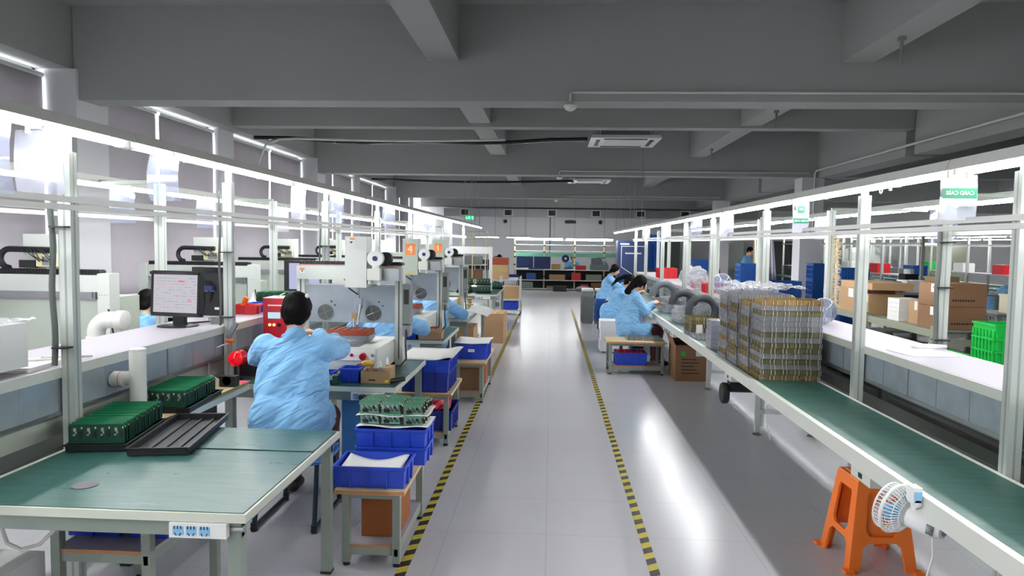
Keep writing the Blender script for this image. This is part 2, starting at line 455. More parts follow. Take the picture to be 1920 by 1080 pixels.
# ---------------------------------------------------------------- the hall
XL, XR, YF, YB, ZC = -6.0, 21.0, -3.5, 31.0, 4.45
struct(new('floor').bb(XL-.3, XR+.3, YF-.3, YB+.3, -.12, 0), 'floor', smooth=0)
struct(new('ceilpaint').bb(XL-.3, XR+.3, YF-.3, YB+.3, ZC, ZC+.15), 'ceiling', smooth=0)
struct(new('wallback').bb(XL-.3, XR+.3, YB, YB+.2, 0, ZC), 'wall_back', smooth=0)
struct(new('wallwhite').bb(XL-.3, XR+.3, YF-.2, YF, 0, ZC), 'wall_front', smooth=0)
struct(new('wallwhite').bb(XR, XR+.2, YF, YB, 0, ZC), 'wall_right', smooth=0)
MAINS = [-.4, 8.2, 16.8, 25.4]
COLS = [-.4, 3.9, 8.2, 12.4, 16.8, 21.1, 25.4, 29.6]
# left wall: sill wall, lintel, and piers between the window bays
struct(new('wallwhite').bb(XL-.2, XL, YF, YB, 0, .95), 'wall_left', smooth=0)
struct(new('ceilpaint').bb(XL-.2, XL+.35, YF, YB, 3.72, ZC), 'trim_1', 'concrete edge beam above the left windows', smooth=0)
k = 2
for i, y in enumerate(COLS):
    struct(new('wallwhite').bb(XL-.2, XL+.42 if y in MAINS else XL+.12, y-.05, y+.55, .95 if y not in MAINS else 0, 3.72), 'trim_%d' % k, 'white wall column between the left windows', smooth=0); k += 1
# transverse beams: deep ones on the columns, shallower ones between
for y in MAINS:
    struct(new('ceilpaint').bb(XL+.36, XR, y, y+.4, 3.37, ZC), 'trim_%d' % k, 'deep grey concrete beam across the hall', smooth=0); k += 1
for y in (3.9, 12.4, 21.1):
    struct(new('ceilpaint').bb(XL+.36, 6.05, y, y+.3, 3.76, ZC), 'trim_%d' % k, 'shallower grey concrete beam across the hall', smooth=0); k += 1
    struct(new('ceilpaint').bb(6.55, XR, y, y+.3, 3.76, ZC), 'trim_%d' % k, 'shallower grey concrete beam across the right bay', smooth=0); k += 1
struct(new('ceilpaint').bb(XL+.36, XR, 30.55, 30.98, 3.3, ZC), 'trim_%d' % k, 'grey beam above the back wall', smooth=0); k += 1
# lengthwise beams, broken at every cross beam
ys = sorted([(y, y+.4) for y in MAINS] + [(y, y+.3) for y in (3.9, 12.4, 21.1)] + [(30.55, 31)])
for x0, x1, z in ((-1.44, -1.08, 3.82), (3.17, 3.52, 3.8), (6.06, 6.54, 3.34), (10.6, 11, 3.8), (15.2, 15.6, 3.8)):
    a = YF
    for b0, b1 in ys:
        if b0-a > .2:
            struct(new('ceilpaint').bb(x0, x1, a+.001, b0-.001, z, ZC), 'trim_%d' % k, 'grey concrete beam running the length of the hall', smooth=0); k += 1
        a = b1
# free-standing columns of the right-hand row
for y in (8.2+8.6, 25.4):
    struct(new('wallwhite').bb(5.72, 6.22, y-.05, y+.45, 0, 3.36), 'trim_%d' % k, 'square white column carrying the beams', smooth=0); k += 1
# windows of the left wall: frame, panes, sill and pulled-down blinds
w = 1
for y0, y1 in zip(COLS, COLS[1:]):
    a, b = y0+.56, y1-.06
    if b < 2: continue
    win = thing('window_%d' % w, 'aluminium window behind the roller blinds', 'window', (XL-.1, a, .95)); win['kind'] = 'structure'
    del win['category']
    L = b-a; H = 3.72-.95
    f = new('alum')
    for u in (0, L/2-.02, L-.04): f.bb(-.03, .03, u, u+.04, 0, H)
    f.bb(-.03, .03, 0, L, 0, .05).bb(-.03, .03, 0, L, H-.05, H).build('window_frame', win)
    new('wallwhite').bb(-.1, .16, 0, L, -.02, .012).build('window_sill', win)
    w += 1
    for q, (c0, c1) in enumerate(((a+.02, (a+b)/2-.045), ((a+b)/2+.045, b-.02))):
        t = thing('roller_blind', 'pulled-down grey roller blind, %s of the window by the %s column from the camera' % ('near half' if q == 0 else 'far half', ORD[w-2]), 'blind', (XL+.03, c0, 3.64), group='grey roller blinds along the left wall')
        LL = c1-c0; dz = 1.78 if (q == 0 and abs(y0-16.8) < .1) or (q == 1 and abs(y0-21.1) < .1) else 2.66
        new('alum').cyl((0, 0, 0), (0, LL, 0), .028).build('roller_tube', t)
        new('blind').grid(lambda u, v: (.004*math.sin(v*9), u*LL, -.02-v*dz), 2, 14).build('blind_fabric', t, solid=.003)
        new('alum').bb(-.012, .012, 0, LL, -dz-.05, -dz-.02).build('bottom_bar', t)
# floor marking tape
for x, nm, y1 in ((-.765, 'left', 20.5), (.585, 'right', 19.5)):
    o = new('hazard').bb(-.028, .028, 0, y1-2.0, 0, .0012)
    solo(o, 'floor_tape', 'yellow and black striped tape on the floor along the %s side of the aisle' % nm, 'floor tape', (x, 2.0, .0004), smooth=0, group='hazard tape edging the aisle')
# galvanised duct with outlets under the back beam
t = thing('air_duct', 'long galvanised air duct with square outlets on the back wall', 'air duct', (-4.6, 30.35, 2.9))
new('steel').bb(0, 13.2, 0, .5, 0, .33).build('duct_body', t)
for i in range(7):
    x = .9+i*1.86
    v = new('alum').bb(x-.2, x+.2, -.03, 0, .02, .32).build('outlet', t)
    g = new('black').bb(x-.15, x+.15, -.036, -.03, .06, .28).build('outlet_grille', v)
struct(new('darkslot').bb(-.08, -.03, 30.97, 30.999, 1.2, 2.9), 'trim_%d' % k, 'dark panel joint on the back wall', smooth=0); k += 1

# ceiling cassettes
def cassette(loc, lab):
    t = thing('ceiling_air_conditioner', lab, 'air conditioner', loc, group='ceiling air conditioners')
    b = new('white'); b.box((0, 0, .03), (1.3, 1.3, .06), taper=.96).build('panel', t, bevel=.012)
    g = new('white')
    for i in range(9): g.bb(-.36, .36, -.34+i*.08, -.30+i*.08, -.012, .004)
    g.build('intake_grille', t)
    for a in range(4):
        r = Matrix.Rotation(a*PI/2, 3, 'Z')
        new('black').box(r @ V((0, .5, -.004)), (.8, .07, .012) if a % 2 == 0 else (.07, .8, .012)).build('air_slot', t)
    new('greymetal').bb(-.45, .45, -.45, .45, .06, .34).build('body', t)
    for sx in (-1, 1):
        for sy in (-1, 1): new('greymetal').cyl((sx*.5, sy*.5, .06), (sx*.5, sy*.5, ZC-loc[2]), .008, n=6).build('hanger_rod', t)
    return t
cassette((1.35, 13.95, 3.72), 'white square ceiling air conditioner nearest the camera, above the aisle')
cassette((1.15, 22.6, 3.72), 'white square ceiling air conditioner further down, the second from the camera')
cassette((.75, 28.4, 3.62), 'flat white ceiling air conditioner nearest the back wall')
# smoke detectors on conduits
for i, y in enumerate((8.2, 16.8, 25.4)):
    p = .19-.02*i
    t = thing('smoke_detector', 'white smoke detector hanging off a thin conduit on the %s deep beam from the camera' % ORD[i], 'smoke detector', (p, y-.05, 3.3), group='smoke detectors on the beams')
    new('railwhite').lathe([(.02, .05), (.05, .03), (.075, .015), (.075, -.0), (.055, -.03), (.03, -.045)], n=18).build('detector_head', t)
    c = new('railwhite'); c.tube([(0, 0, .03), (0, 0, .14), (.02, 0, .16), (5.7 if i else 9, 0, .16)], .014, n=8).build('conduit', t)
# hanging conduits near the left wall
solo(new('blackshiny').tube([(XL+.5+.68*j, 12.98+.02*math.sin(j), 3.64-.07*math.sin(PI*j/9)+.02*math.sin(j*1.7)) for j in range(10)], .035, n=10), 'hanging_hose', 'thick black hose sagging across the ceiling to the nearer air conditioner', 'hose')
solo(new('railwhite').tube([(XL+.6, 12.9, 3.15), (XL+.75, 12.9, 3.5), (XL+1.0, 12.9, 3.6)] + [(XL+1.3+.55*j, 12.88, 3.61-.03*math.sin(PI*j/7)) for j in range(8)], .022, n=8), 'hanging_drain_hose', 'pale ribbed hose beside the thick black hose under the ceiling', 'hose')
solo(new('blackshiny').tube([(XL+.5+.68*j, 21.6, 3.66-.06*math.sin(PI*j/9)) for j in range(10)], .035, n=10), 'hanging_hose', 'black hose sagging across the ceiling to the second air conditioner', 'hose')
solo(new('railwhite').tube([(5.98, -1, 3.52), (5.98, 8.1, 3.52)], .022, n=8), 'conduit_pipe', 'thin pale pipe along the lengthwise beam on the right, before the deep beam', 'pipe')
solo(new('railwhite').tube([(5.98, 8.7, 3.5), (5.98, 16.6, 3.5), (5.98, 16.7, 3.45), (5.98, 16.7, 2.0)], .022, n=8), 'ceiling_conduit', 'pale pipe along the right lengthwise beam turning down the column', 'pipe')
for i, (x, y, z) in enumerate(((3.35, 7.2, 3.8), (3.34, 11.0, 3.8), (3.34, 15.3, 3.8))):
    solo(new('greymetal').cyl((0, 0, 0), (0, 0, -.26), .016, n=8).box((0, 0, -.02), (.06, .06, .04)), 'hanging_pipe_stub', 'short capped pipe under the right ceiling beam, %s from the camera' % ORD[i], 'pipe', (x, y, z), group='pipe stubs under the right ceiling beam')
# exit sign
t = thing('exit_sign', 'glowing green exit sign hanging near the left end of the back wall', 'exit sign', (-3.35, 29, 2.78))
new('white').bb(-.19, .19, -.02, .02, -.085, .085).build('sign_case', t, bevel=.006)
new('exitgreen').bb(-.18, .18, -.024, -.021, -.078, .078).build('sign_face', t)
g = new('exitwhite'); g.ball((-.01, -.028, .045), .016, 8, 6)
for a, b in (((0, .03), (-.02, -.01)), ((-.02, -.01), (.02, -.05)), ((-.02, -.01), (-.05, -.04)), ((0, .025), (.035, .005)), ((0, .025), (-.04, .01))):
    g.cyl((a[0], -.028, a[1]), (b[0], -.028, b[1]), .008, n=6)
g.bb(-.14, -.08, -.03, -.026, -.008, .008).prism([(-.165, 0), (-.13, .03), (-.13, -.03)], -.03, -.026).bb(.08, .1, -.03, -.026, -.05, .05).bb(.13, .15, -.03, -.026, -.05, .05).bb(.08, .15, -.03, -.026, .04, .055)
g.build('pictogram', t)
new('greymetal').cyl((-.1, 0, .085), (-.1, 0, 1.67), .006, n=6).build('hanger_rod', t); new('greymetal').cyl((.1, 0, .085), (.1, 0, 1.67), .006, n=6).build('hanger_rod', t)
# cameras and a black box on the back wall
for x, lab in ((-2.0, 'small black security camera high on the back wall, left of the panel joint'), (2.1, 'small black security camera high on the back wall, right of the panel joint')):
    t = thing('security_camera', lab, 'camera', (x, 30.98, 2.72)); new('white').bb(-.05, .05, -.03, 0, .04, .1).build('mount', t); new('black').ball((0, -.09, .0), (.085, .085, .085)).build('camera_dome', t)
solo(new('black').bb(-.24, .24, -.1, 0, -.06, .06), 'wall_speaker', 'flat black box on the back wall under the third duct outlet', 'speaker', (.82, 30.98, 2.72))
# ---------------------------------------------------------------- tube lamps
def make_lamp(L, label, group, bare=False, rods=0):
    t = thing('tube_lamp', label, 'lamp', group=group)
    h = new('railwhite')
    if bare: h.bb(-.022, .022, .004, L-.004, .016, .05)
    else: h.prism([(-.07, .0), (-.05, .055), (.05, .055), (.07, .0), (.06, .0), (.03, .03), (-.03, .03), (-.06, .0)], .004, L-.004, 'Y')
    h.build('housing', t, smooth=0)
    new('tube').cyl((0, .05, -.006), (0, L-.05, -.006), .0215, n=12).build('tube', t)
    for y in (.03, L-.03): new('white').box((0, y, .002), (.05, .045, .06)).build('end_cap', t, bevel=.006)
    for y in ((L*.2, L*.8) if rods else ()): new('greymetal').cyl((0, y, .05), (0, y, rods), .007, n=6).build('hanger_rod', t)
    for y in (L*.27, L*.73):
        c = new('steel'); c.box((0, y, -.004), (.058, .01, .052)); c.build('tube_clip', t)
    return t
def lamp_line(x, z, ys, L, lab, grp, rods=0, start=0):
    first = None
    for i, y in enumerate(ys):
        if first is None:
            first = make_lamp(L, '', grp, rods=rods); first['label'] = lab % ORD[start]; first.location = (x, y, z)
        else: dup(first, (x, y, z), label=lab % ORD[start+i], group=grp)
    return first
ys = [-1.15+2.45*i for i in range(10)]
lamp_line(-2.30, 2.262, ys[:8], 2.45, 'bright tube lamp over the left work tables, %s from the near end', 'tube lamps over the left work tables')
lamp_line(-2.30, 2.262, ys[8:], 2.45, 'bright tube lamp over the left work tables, %s from the near end', 'tube lamps over the left work tables', rods=2.19, start=8)
lamp_line(-3.461, 2.165, ys[:8], 2.45, 'bright tube lamp behind the left shelf, %s from the near end of its row', 'tube lamps behind the left shelf')
lamp_line(2.06, 2.15, ys[:7], 2.45, 'bright tube lamp over the green conveyor, %s from the near end', 'tube lamps over the right conveyor')
lamp_line(2.06, 2.15, ys[7:9]+[20.9-.001], 2.45, 'bright tube lamp over the green conveyor, %s from the near end', 'tube lamps over the right conveyor', rods=2.3, start=7)
lamp_line(3.55, 2.15, ys[:8], 2.45, 'bright tube lamp behind the right shelf, %s from the near end of its row', 'tube lamps behind the right shelf')
ys2 = [17.4+2.5*i for i in range(5)]
lamp_line(9.0, 2.142, ys2[:4], 2.45, 'bright tube lamp over the inner of the two far right lines, %s in its row', 'tube lamps far on the right')
lamp_line(12.3, 2.142, ys2, 2.45, 'bright tube lamp over the outer of the two far right lines, %s in its row', 'tube lamps far on the right')
lamp_line(16.0, 2.15, ys2, 2.45, 'bright tube lamp by the far right wall, %s in its row', 'tube lamps by the right wall', rods=2.3)
f = None
for i in range(2):
    t = make_lamp(1.9, 'bright tube lamp over the back workbench, %s half' % ('left', 'right')[i], 'tube lamps over the back workbench', bare=True, rods=2.49)
    t.location = (.5+1.92*i, 27.55, 1.96); t.rotation_euler = (0, 0, PI/2)
for i in range(2):
    t = make_lamp(1.0, 'short tube lamp far back on the left, %s of two' % ORD[i], 'short tube lamps at the back left', rods=2.45)
    t.location = (-2.95+1.2*i+1.0, 27.2, 2.0); t.rotation_euler = (0, 0, PI/2)

# ---------------------------------------------------------------- assembly benches (posts, rails, raised shelf)
def post_mesh(z1, mirror=1, z0=0):
    p = new('postgrey')
    p.box((0, 0, (z0+z1)/2), (.064, .056, z1-z0))
    p.m('groove').box((0, -.0285, (z0+z1)/2), (.010, .001, z1-z0-.01)).box((mirror*.0325, 0, (z0+z1)/2), (.001, .010, z1-z0-.01))
    return p
def bench_line(name, label, s, xf, xb, pf, pb, y0, y1, ztop, zrail, zs, arm, trough):
    """s = +1 when the workers' side faces +x (left line), -1 on the right line"""
    T = thing(name, label, 'assembly bench', ((xf+xb)/2, y0, 0))
    ox = (xf+xb)/2
    first = None
    for y in pf:
        if first is None:
            first = post_mesh(ztop, s).build('post', T, bevel=.003, smooth=0); first.location = (xf-ox, y-y0, 0)
        else:
            c = first.copy(); C.objects.link(c); c.parent = T; c.location = (xf-ox, y-y0, 0)
    for y in pb:
        c = first.copy(); C.objects.link(c); c.parent = T; c.location = (xb-ox, y-y0, 0)
    L = y1-y0
    for x, nm in ((xf, 1), (xb, -1)):
        d = s*nm
        r = new('railwhite'); r.bb(x-ox+d*.034, x-ox+d*.058, 0, L, zrail-.004, zrail+.024)
        r.bb(x-ox+d*.034, x-ox+d*.05, 0, L, zrail-.04, zrail-.014)
        r.build('rail', T, smooth=0)
    # arms that carry the lamps
    for y in pf:
        a = new('alum'); a.bb(xf-ox-.02, xf-ox+.02, y-y0-.012, y-y0+.012, ztop, arm[2]); a.build('lamp_bracket', T, smooth=0)
    for y in pb:
        a = new('tableleg'); a.bb(min(0, arm[1]-xb)+xb-ox, max(0, arm[1]-xb)+xb-ox, y-y0-.01, y-y0+.01, ztop, ztop+.025); a.build('lamp_arm', T, smooth=0)
    # shelf between the two rows of posts
    xs0, xs1 = xf-s*.038-ox, xb+s*.038-ox
    lo, hi = min(xs0, xs1), max(xs0, xs1)
    new('laminate').bb(lo, hi, 0, L, zs-.018, zs).build('shelf_board', T, smooth=0)
    e = new('lip'); ex = xs0+s*.004
    e.bb(ex-.006, ex+.006, 0, L, zs-.05, zs+.001); e.m('brownline').bb(ex-s*.0085-.0015, ex-s*.0085+.0015, 0, L, zs-.002, zs+.0015)
    e.build('shelf_edge', T, smooth=0)
    # see-through trough with seams under the shelf edge
    tr = new('troughclear'); x = ex-s*.012
    y = 0
    while y < L-.05:
        yy = min(L, y+.31)
        tr.bb(x-.002, x+.002, y+.003, yy-.003, zs-.215, zs-.05)
        y = yy
    tr.m('steel').bb(x-.006, x+.010, 0, L, zs-.232, zs-.215)
    tr.m('greymetal')
    for i in range(int(L/.93)+1): tr.bb(x-.004, x+.006, i*.93-.006, i*.93+.006, zs-.215, zs-.05)
    tr.build('trough_panel', T, smooth=0)
    bk = new(trough); bk.bb(x-s*.05-.003, x-s*.05+.003, 0, L, .77, zs-.24).build('back_panel', T, smooth=0)
    md = new('greymetal'); md.bb(lo+.05, hi-.05, 0, L, zs-.26, zs-.235).build('under_tray', T, smooth=0)
    ft = new('greymetal')
    ft.bb(lo+.02, hi-.02, 0, L, .70, .72).build('base_tray', T, smooth=0)
    return T
PF = [-1.2, 1.35, 3.33, 5.05, 7.28, 9.47, 11.73, 14.1, 16.5, 18.9]
PBk = [-1.2, 2.7, 5.2, 7.38, 9.7, 12.0, 14.4, 16.8, 18.9]
LB = bench_line('assembly_bench', 'long left bench frame with raised white shelf, posts and double white rails', 1, -2.335, -2.93, PF, PBk, -1.3, 19.1, 2.16, 1.92, 1.12, (-2.30, -3.402, 2.2625), 'machinegrey')
PR = [-1.2, 1.6, 3.26, 4.87, 7.02, 9.3, 11.15, 13.4, 15.7, 17.6]
PRb = [-1.2, 2.6, 4.9, 6.85, 9.1, 11.4, 13.7, 16, 17.6]
RB = bench_line('assembly_bench', 'long right bench frame with raised white shelf, posts and double white rails', -1, 2.075, 2.62, PR, PRb, -1.3, 17.75, 2.10, 1.885, 1.10, (2.06, 3.491, 2.1505), 'blackshiny')
# dark cables strapped to posts
def post_cable(x, y, z0, z1, lab, straps, w=.014):
    t = thing('strapped_cable', lab, 'cable', (x, y, 0))
    pts = [(.004*math.sin(i*.9), -.003*math.cos(i), z0+(z1-z0)*i/12) for i in range(13)]
    new('darkslot').tube(pts, w, n=8).build('cable', t)
    for z in straps: new('black').bb(.008 if x < 0 else -.008, .085 if x < 0 else .085, -.036, .036, z-.004, z+.004).build('strap', t)
post_cable(-2.39, 3.29, 1.13, 1.9, 'thick dark cable strapped to the nearest left post', (1.22, 1.8))
post_cable(-2.385, 5.01, 1.13, 2.1, 'dark cable strapped to the second left post, beside the monitor', (1.19, 1.66), .009)
post_cable(2.565, 4.86, 1.11, 2.0, 'thick black cable strapped to the post behind the right shelf near the cartons', (1.15, 1.5, 1.8), .016)
post_cable(-2.385, 7.24, 1.13, 2.1, 'dark cable strapped to the third left post', (1.7,), .010)

# ---------------------------------------------------------------- conveyor on the right
T = thing('belt_conveyor', 'long low green belt conveyor in front of the right bench frame', 'conveyor', (1.79, -1.3, 0))
L = 18.8
new('belt').bb(-.225, .225, 0, L, .735, .748).build('belt', T, smooth=0)
new('lip').bb(-.262, -.226, 0, L, .665, .7488).build('side_rail', T, bevel=.005)
new('lip').bb(.226, .25, 0, L, .665, .7488).build('side_rail', T, bevel=.004)
for i in range(11):
    y = .3+2.03*i+.0; y = (-1.3+y)  # world y below
for yw in (.55, 2.55, 4.62, 6.67, 8.75, 10.8, 12.9, 15, 17.1):
    y = yw+1.3
    for x in (.16, .66):
        lg = new('alum'); lg.bb(x-.02, x+.02, y-.02, y+.02, .03, .7 if x < .5 else .66); lg.build('leg', T, bevel=.003)
        new('steel').lathe([(.04, 0), (.042, .008), (.03, .016), (.014, .02), (.014, .05)], (x, y, 0), 14).build('foot', T)
    new('alum').bb(.16, .66, y-.015, y+.015, .2, .24).build('crossbar', T)
    new('cream').bb(-.225, .66, y-.02, y+.02, .64, .68).build('bracket', T)
for yw in (3.55, 6.2, 9.1):
    y = yw+1.3
    b = new('cream').bb(-.24, -.12, y-.11, y+.11, .6, .665); b.m('black').bb(-.2425, -.2405, y-.02, y+.02, .615, .64); b.build('junction_box', T, bevel=.004)
t = thing('drive_motor', 'black drive motor with a round wheel hanging under the conveyor', 'motor', (1.82, 6.75, .35))
new('black').cyl((-.12, 0, .1), (.1, 0, .1), .07, n=18).build('motor_body', t, bevel=.006)
new('darkrubber').lathe([(.03, -.03), (.09, -.03), (.1, -.015), (.1, .015), (.09, .03), (.03, .03)], (-.16, 0, .02), 20, 'X').build('wheel', t)
new('greymetal').bb(-.05, .05, -.04, .04, .15, .285).build('mount_bracket', t)

# ---------------------------------------------------------------- work tables on the left
def socket_strip(parent, x0, x1, y, z0, z1, n=3, plugs=()):
    s = new('white').bb(x0, x1, y-.03, y, z0, z1).build('socket_strip', parent, bevel=.008)
    w = (x1-x0)
    for i in range(n):
        cx = x0+.034+i*.05
        q = new('skyblue').bb(cx-.019, cx+.019, y-.0325, y-.029, z0+.012, z1-.012)
        q.m('ink')
        for k in (-1, 0, 1): q.bb(cx+k*.012-.002, cx+k*.012+.002, y-.0335, y-.0322, (z0+z1)/2+.006, (z0+z1)/2+.018)
        for k in (-1, 1): q.box((cx+k*.009, y-.033, (z0+z1)/2-.013), (.003, .001, .012), rot=Matrix.Rotation(k*.5, 3, 'Y'))
        q.build('socket', s)
        if i in plugs: new('black').bb(cx-.018, cx+.018, y-.07, y-.03, (z0+z1)/2-.016, (z0+z1)/2+.016).build('plug', s, bevel=.004)
    return s
def worktable(label, x0, x1, y0, y1, strip=None, plugs=(), mats=1, center_leg=False):
    T = thing('work_table', label, 'work table', ((x0+x1)/2, (y0+y1)/2, 0), group=None)
    w, d = (x1-x0)/2, (y1-y0)/2
    new('cream').bb(-w, w, -d, d, .712, .745).build('tabletop', T, bevel=.006)
    if mats == 2:
        s = .35*d
        new('esd').bb(-w+.03, w-.012, -d+.01, s, .7445, .748).build('table_mat', T, smooth=0)
        new('esd').grid(lambda u, v: (-w+.03+u*(2*w-.045), s-.01+v*(d-s), .7498+.0018*abs(math.sin(u*7))*math.exp(-v*8)), 30, 8).build('table_mat', T, solid=.002, smooth=0)
        ho = new('dustgrey').lathe([(.044, 0), (.048, .002), (.04, .003)], (-.17+.0, -d+.24, .7481), 24); ho.m('darkslot').lathe([(.0, .0015), (.04, .002)], (-.17, -d+.24, .7481), 24, caps=False); ho.build('cable_grommet', T)
    else:
        new('esd').bb(-w+.015, w-.012, -d+.01, d-.01, .7445, .748).build('table_mat', T, smooth=0)
    ap = new('tableleg'); ap.bb(-w+.03, w-.03, -d+.035, -d+.06, .645, .712); ap.bb(-w+.03, w-.03, d-.06, d-.035, .645, .712); ap.bb(w-.075, w-.05, -d+.06, d-.06, .66, .712); ap.build('apron', T, bevel=.004)
    for sx in (-1, 1):
        for sy in (-1, 1):
            lx, ly = sx*(w-.055), sy*(d-.05)
            lg = new('tableleg'); lg.bb(lx-.025, lx+.025, ly-.025, ly+.025, .012, .712); lg.m('black').bb(lx-.028, lx+.028, ly-.028, ly+.028, 0, .014); lg.build('leg', T, bevel=.003)
    if center_leg:
        lg = new('tableleg'); lg.bb(-.05, 0, d-.075, d-.025, .012, .712); lg.build('leg', T, bevel=.003)
    if strip: socket_strip(T, strip[0], strip[1], -d+.02, .655, .71, plugs=plugs)
    new('steel').cyl((w-.09, -d+.03, .68), (w-.02, -d+.03, .68), .012, n=10).build('hook_bolt', T)
    return T
worktable('nearest left work table with a shiny green mat and an empty aisle edge', -2.298, -1.10, 2.49, 3.66, strip=(.315, .53), mats=2)
worktable('second left work table, under the soldering machine behind the seated worker', -2.298, -1.05, 4.80, 5.97, strip=(.31, .54), plugs=(1, 2))
worktable('third left work table, under the machine marked 4', -2.298, -1.08, 7.20, 8.38, strip=(.12, .36), plugs=(1,))
worktable('fourth left work table, under the machine marked 1', -2.298, -1.07, 9.30, 11.9, strip=(.02, .36), plugs=(0,))
worktable('fifth left work table with green board stacks, furthest down the aisle', -2.298, -1.05, 13.9, 16.4, strip=(.2, .5))
# joining plank between the first two tables
T = thing('joining_plank', 'wood-edged plank bridging the first and second left work tables', 'plank', (-2.2, 3.68, 0))
pk = new('tan').bb(-.13, .12, 0, 1.1, .752, .772); pk.m('cream').bb(.121, .126, 0, 1.1, .715, .752); pk.m('wood').bb(-.13, .125, 0, 1.1, .7725, .776); pk.build('plank', T, smooth=0)
new('darkslot').bb(.02, .1, .01, 1.09, .715, .752).build('bearer', T)
for y in (.62,): new('black').bb(.03, .1, y-.05, y+.05, 0, .715).build('leg', T, bevel=.003)
for y in (.03,): new('black').bb(-.1, -.04, y-.02, y+.03, 0, .752).build('leg', T, bevel=.003)

# ---------------------------------------------------------------- small two-deck benches
def small_bench(label, x0, x1, y0, y1, zt, zl=.1, group=None, edge=True):
    T = thing('low_bench', label, 'bench', ((x0+x1)/2, (y0+y1)/2, 0))
    w, d = (x1-x0)/2, (y1-y0)/2
    b = new('wood').bb(-w-.03, w+.03, -d-.03, d+.03, zt-.025, zt); b.m('woodedge').bb(-w-.031, w+.031, -d-.032, -d-.03, zt-.022, zt-.003); b.build('top_board', T, bevel=.002)
    l = new('laminate').bb(-w+.01, w-.01, -d+.01, d-.01, zl, zl+.016); l.m('woodedge').bb(-w+.01, w-.01, -d+.008, -d+.01, zl, zl+.016); l.build('lower_board', T)
    fr = new('tableleg'); fr.bb(-w+.01, w-.01, -d+.01, -d+.03, zt-.06, zt-.025).bb(-w+.01, w-.01, d-.03, d-.01, zt-.06, zt-.025).bb(-w+.01, w-.01, -d+.01, -d+.03, zl-.04, zl).bb(-w+.01, w-.01, d-.03, d-.01, zl-.04, zl).bb(w-.03, w-.01, -d, d, zl-.04, zl).build('frame', T)
    for sx in (-1, 1):
        for sy in (-1, 1):
            lx, ly = sx*(w-.02), sy*(d-.02)
            lg = new('tableleg'); lg.bb(lx-.02, lx+.02, ly-.02, ly+.02, .02, zt-.025); lg.m('black').lathe([(.02, 0), (.02, .012), (.01, .022)], (lx, ly, 0), 10); lg.build('leg', T, bevel=.002)
    return T
small_bench('nearest low wooden bench beside the aisle, a brown carton on its lower deck', -1.10, -.785, 3.69, 4.4, .43)
small_bench('low bench under the nearest left table carrying a blue bin', -2.12, -1.68, 2.86, 3.5, .6, .4)
small_bench('second low bench along the aisle with stacked blue bins, red parts beneath', -1.28, -.86, 6.0, 6.68, .46)
small_bench('third low bench along the aisle with a lidded blue bin on it', -1.02, -.72, 7.68, 8.75, .45)
small_bench('low bench on the right with clear trays on top and a blue bin below', .81, 1.55, 9.62, 10.1, .45, .1)
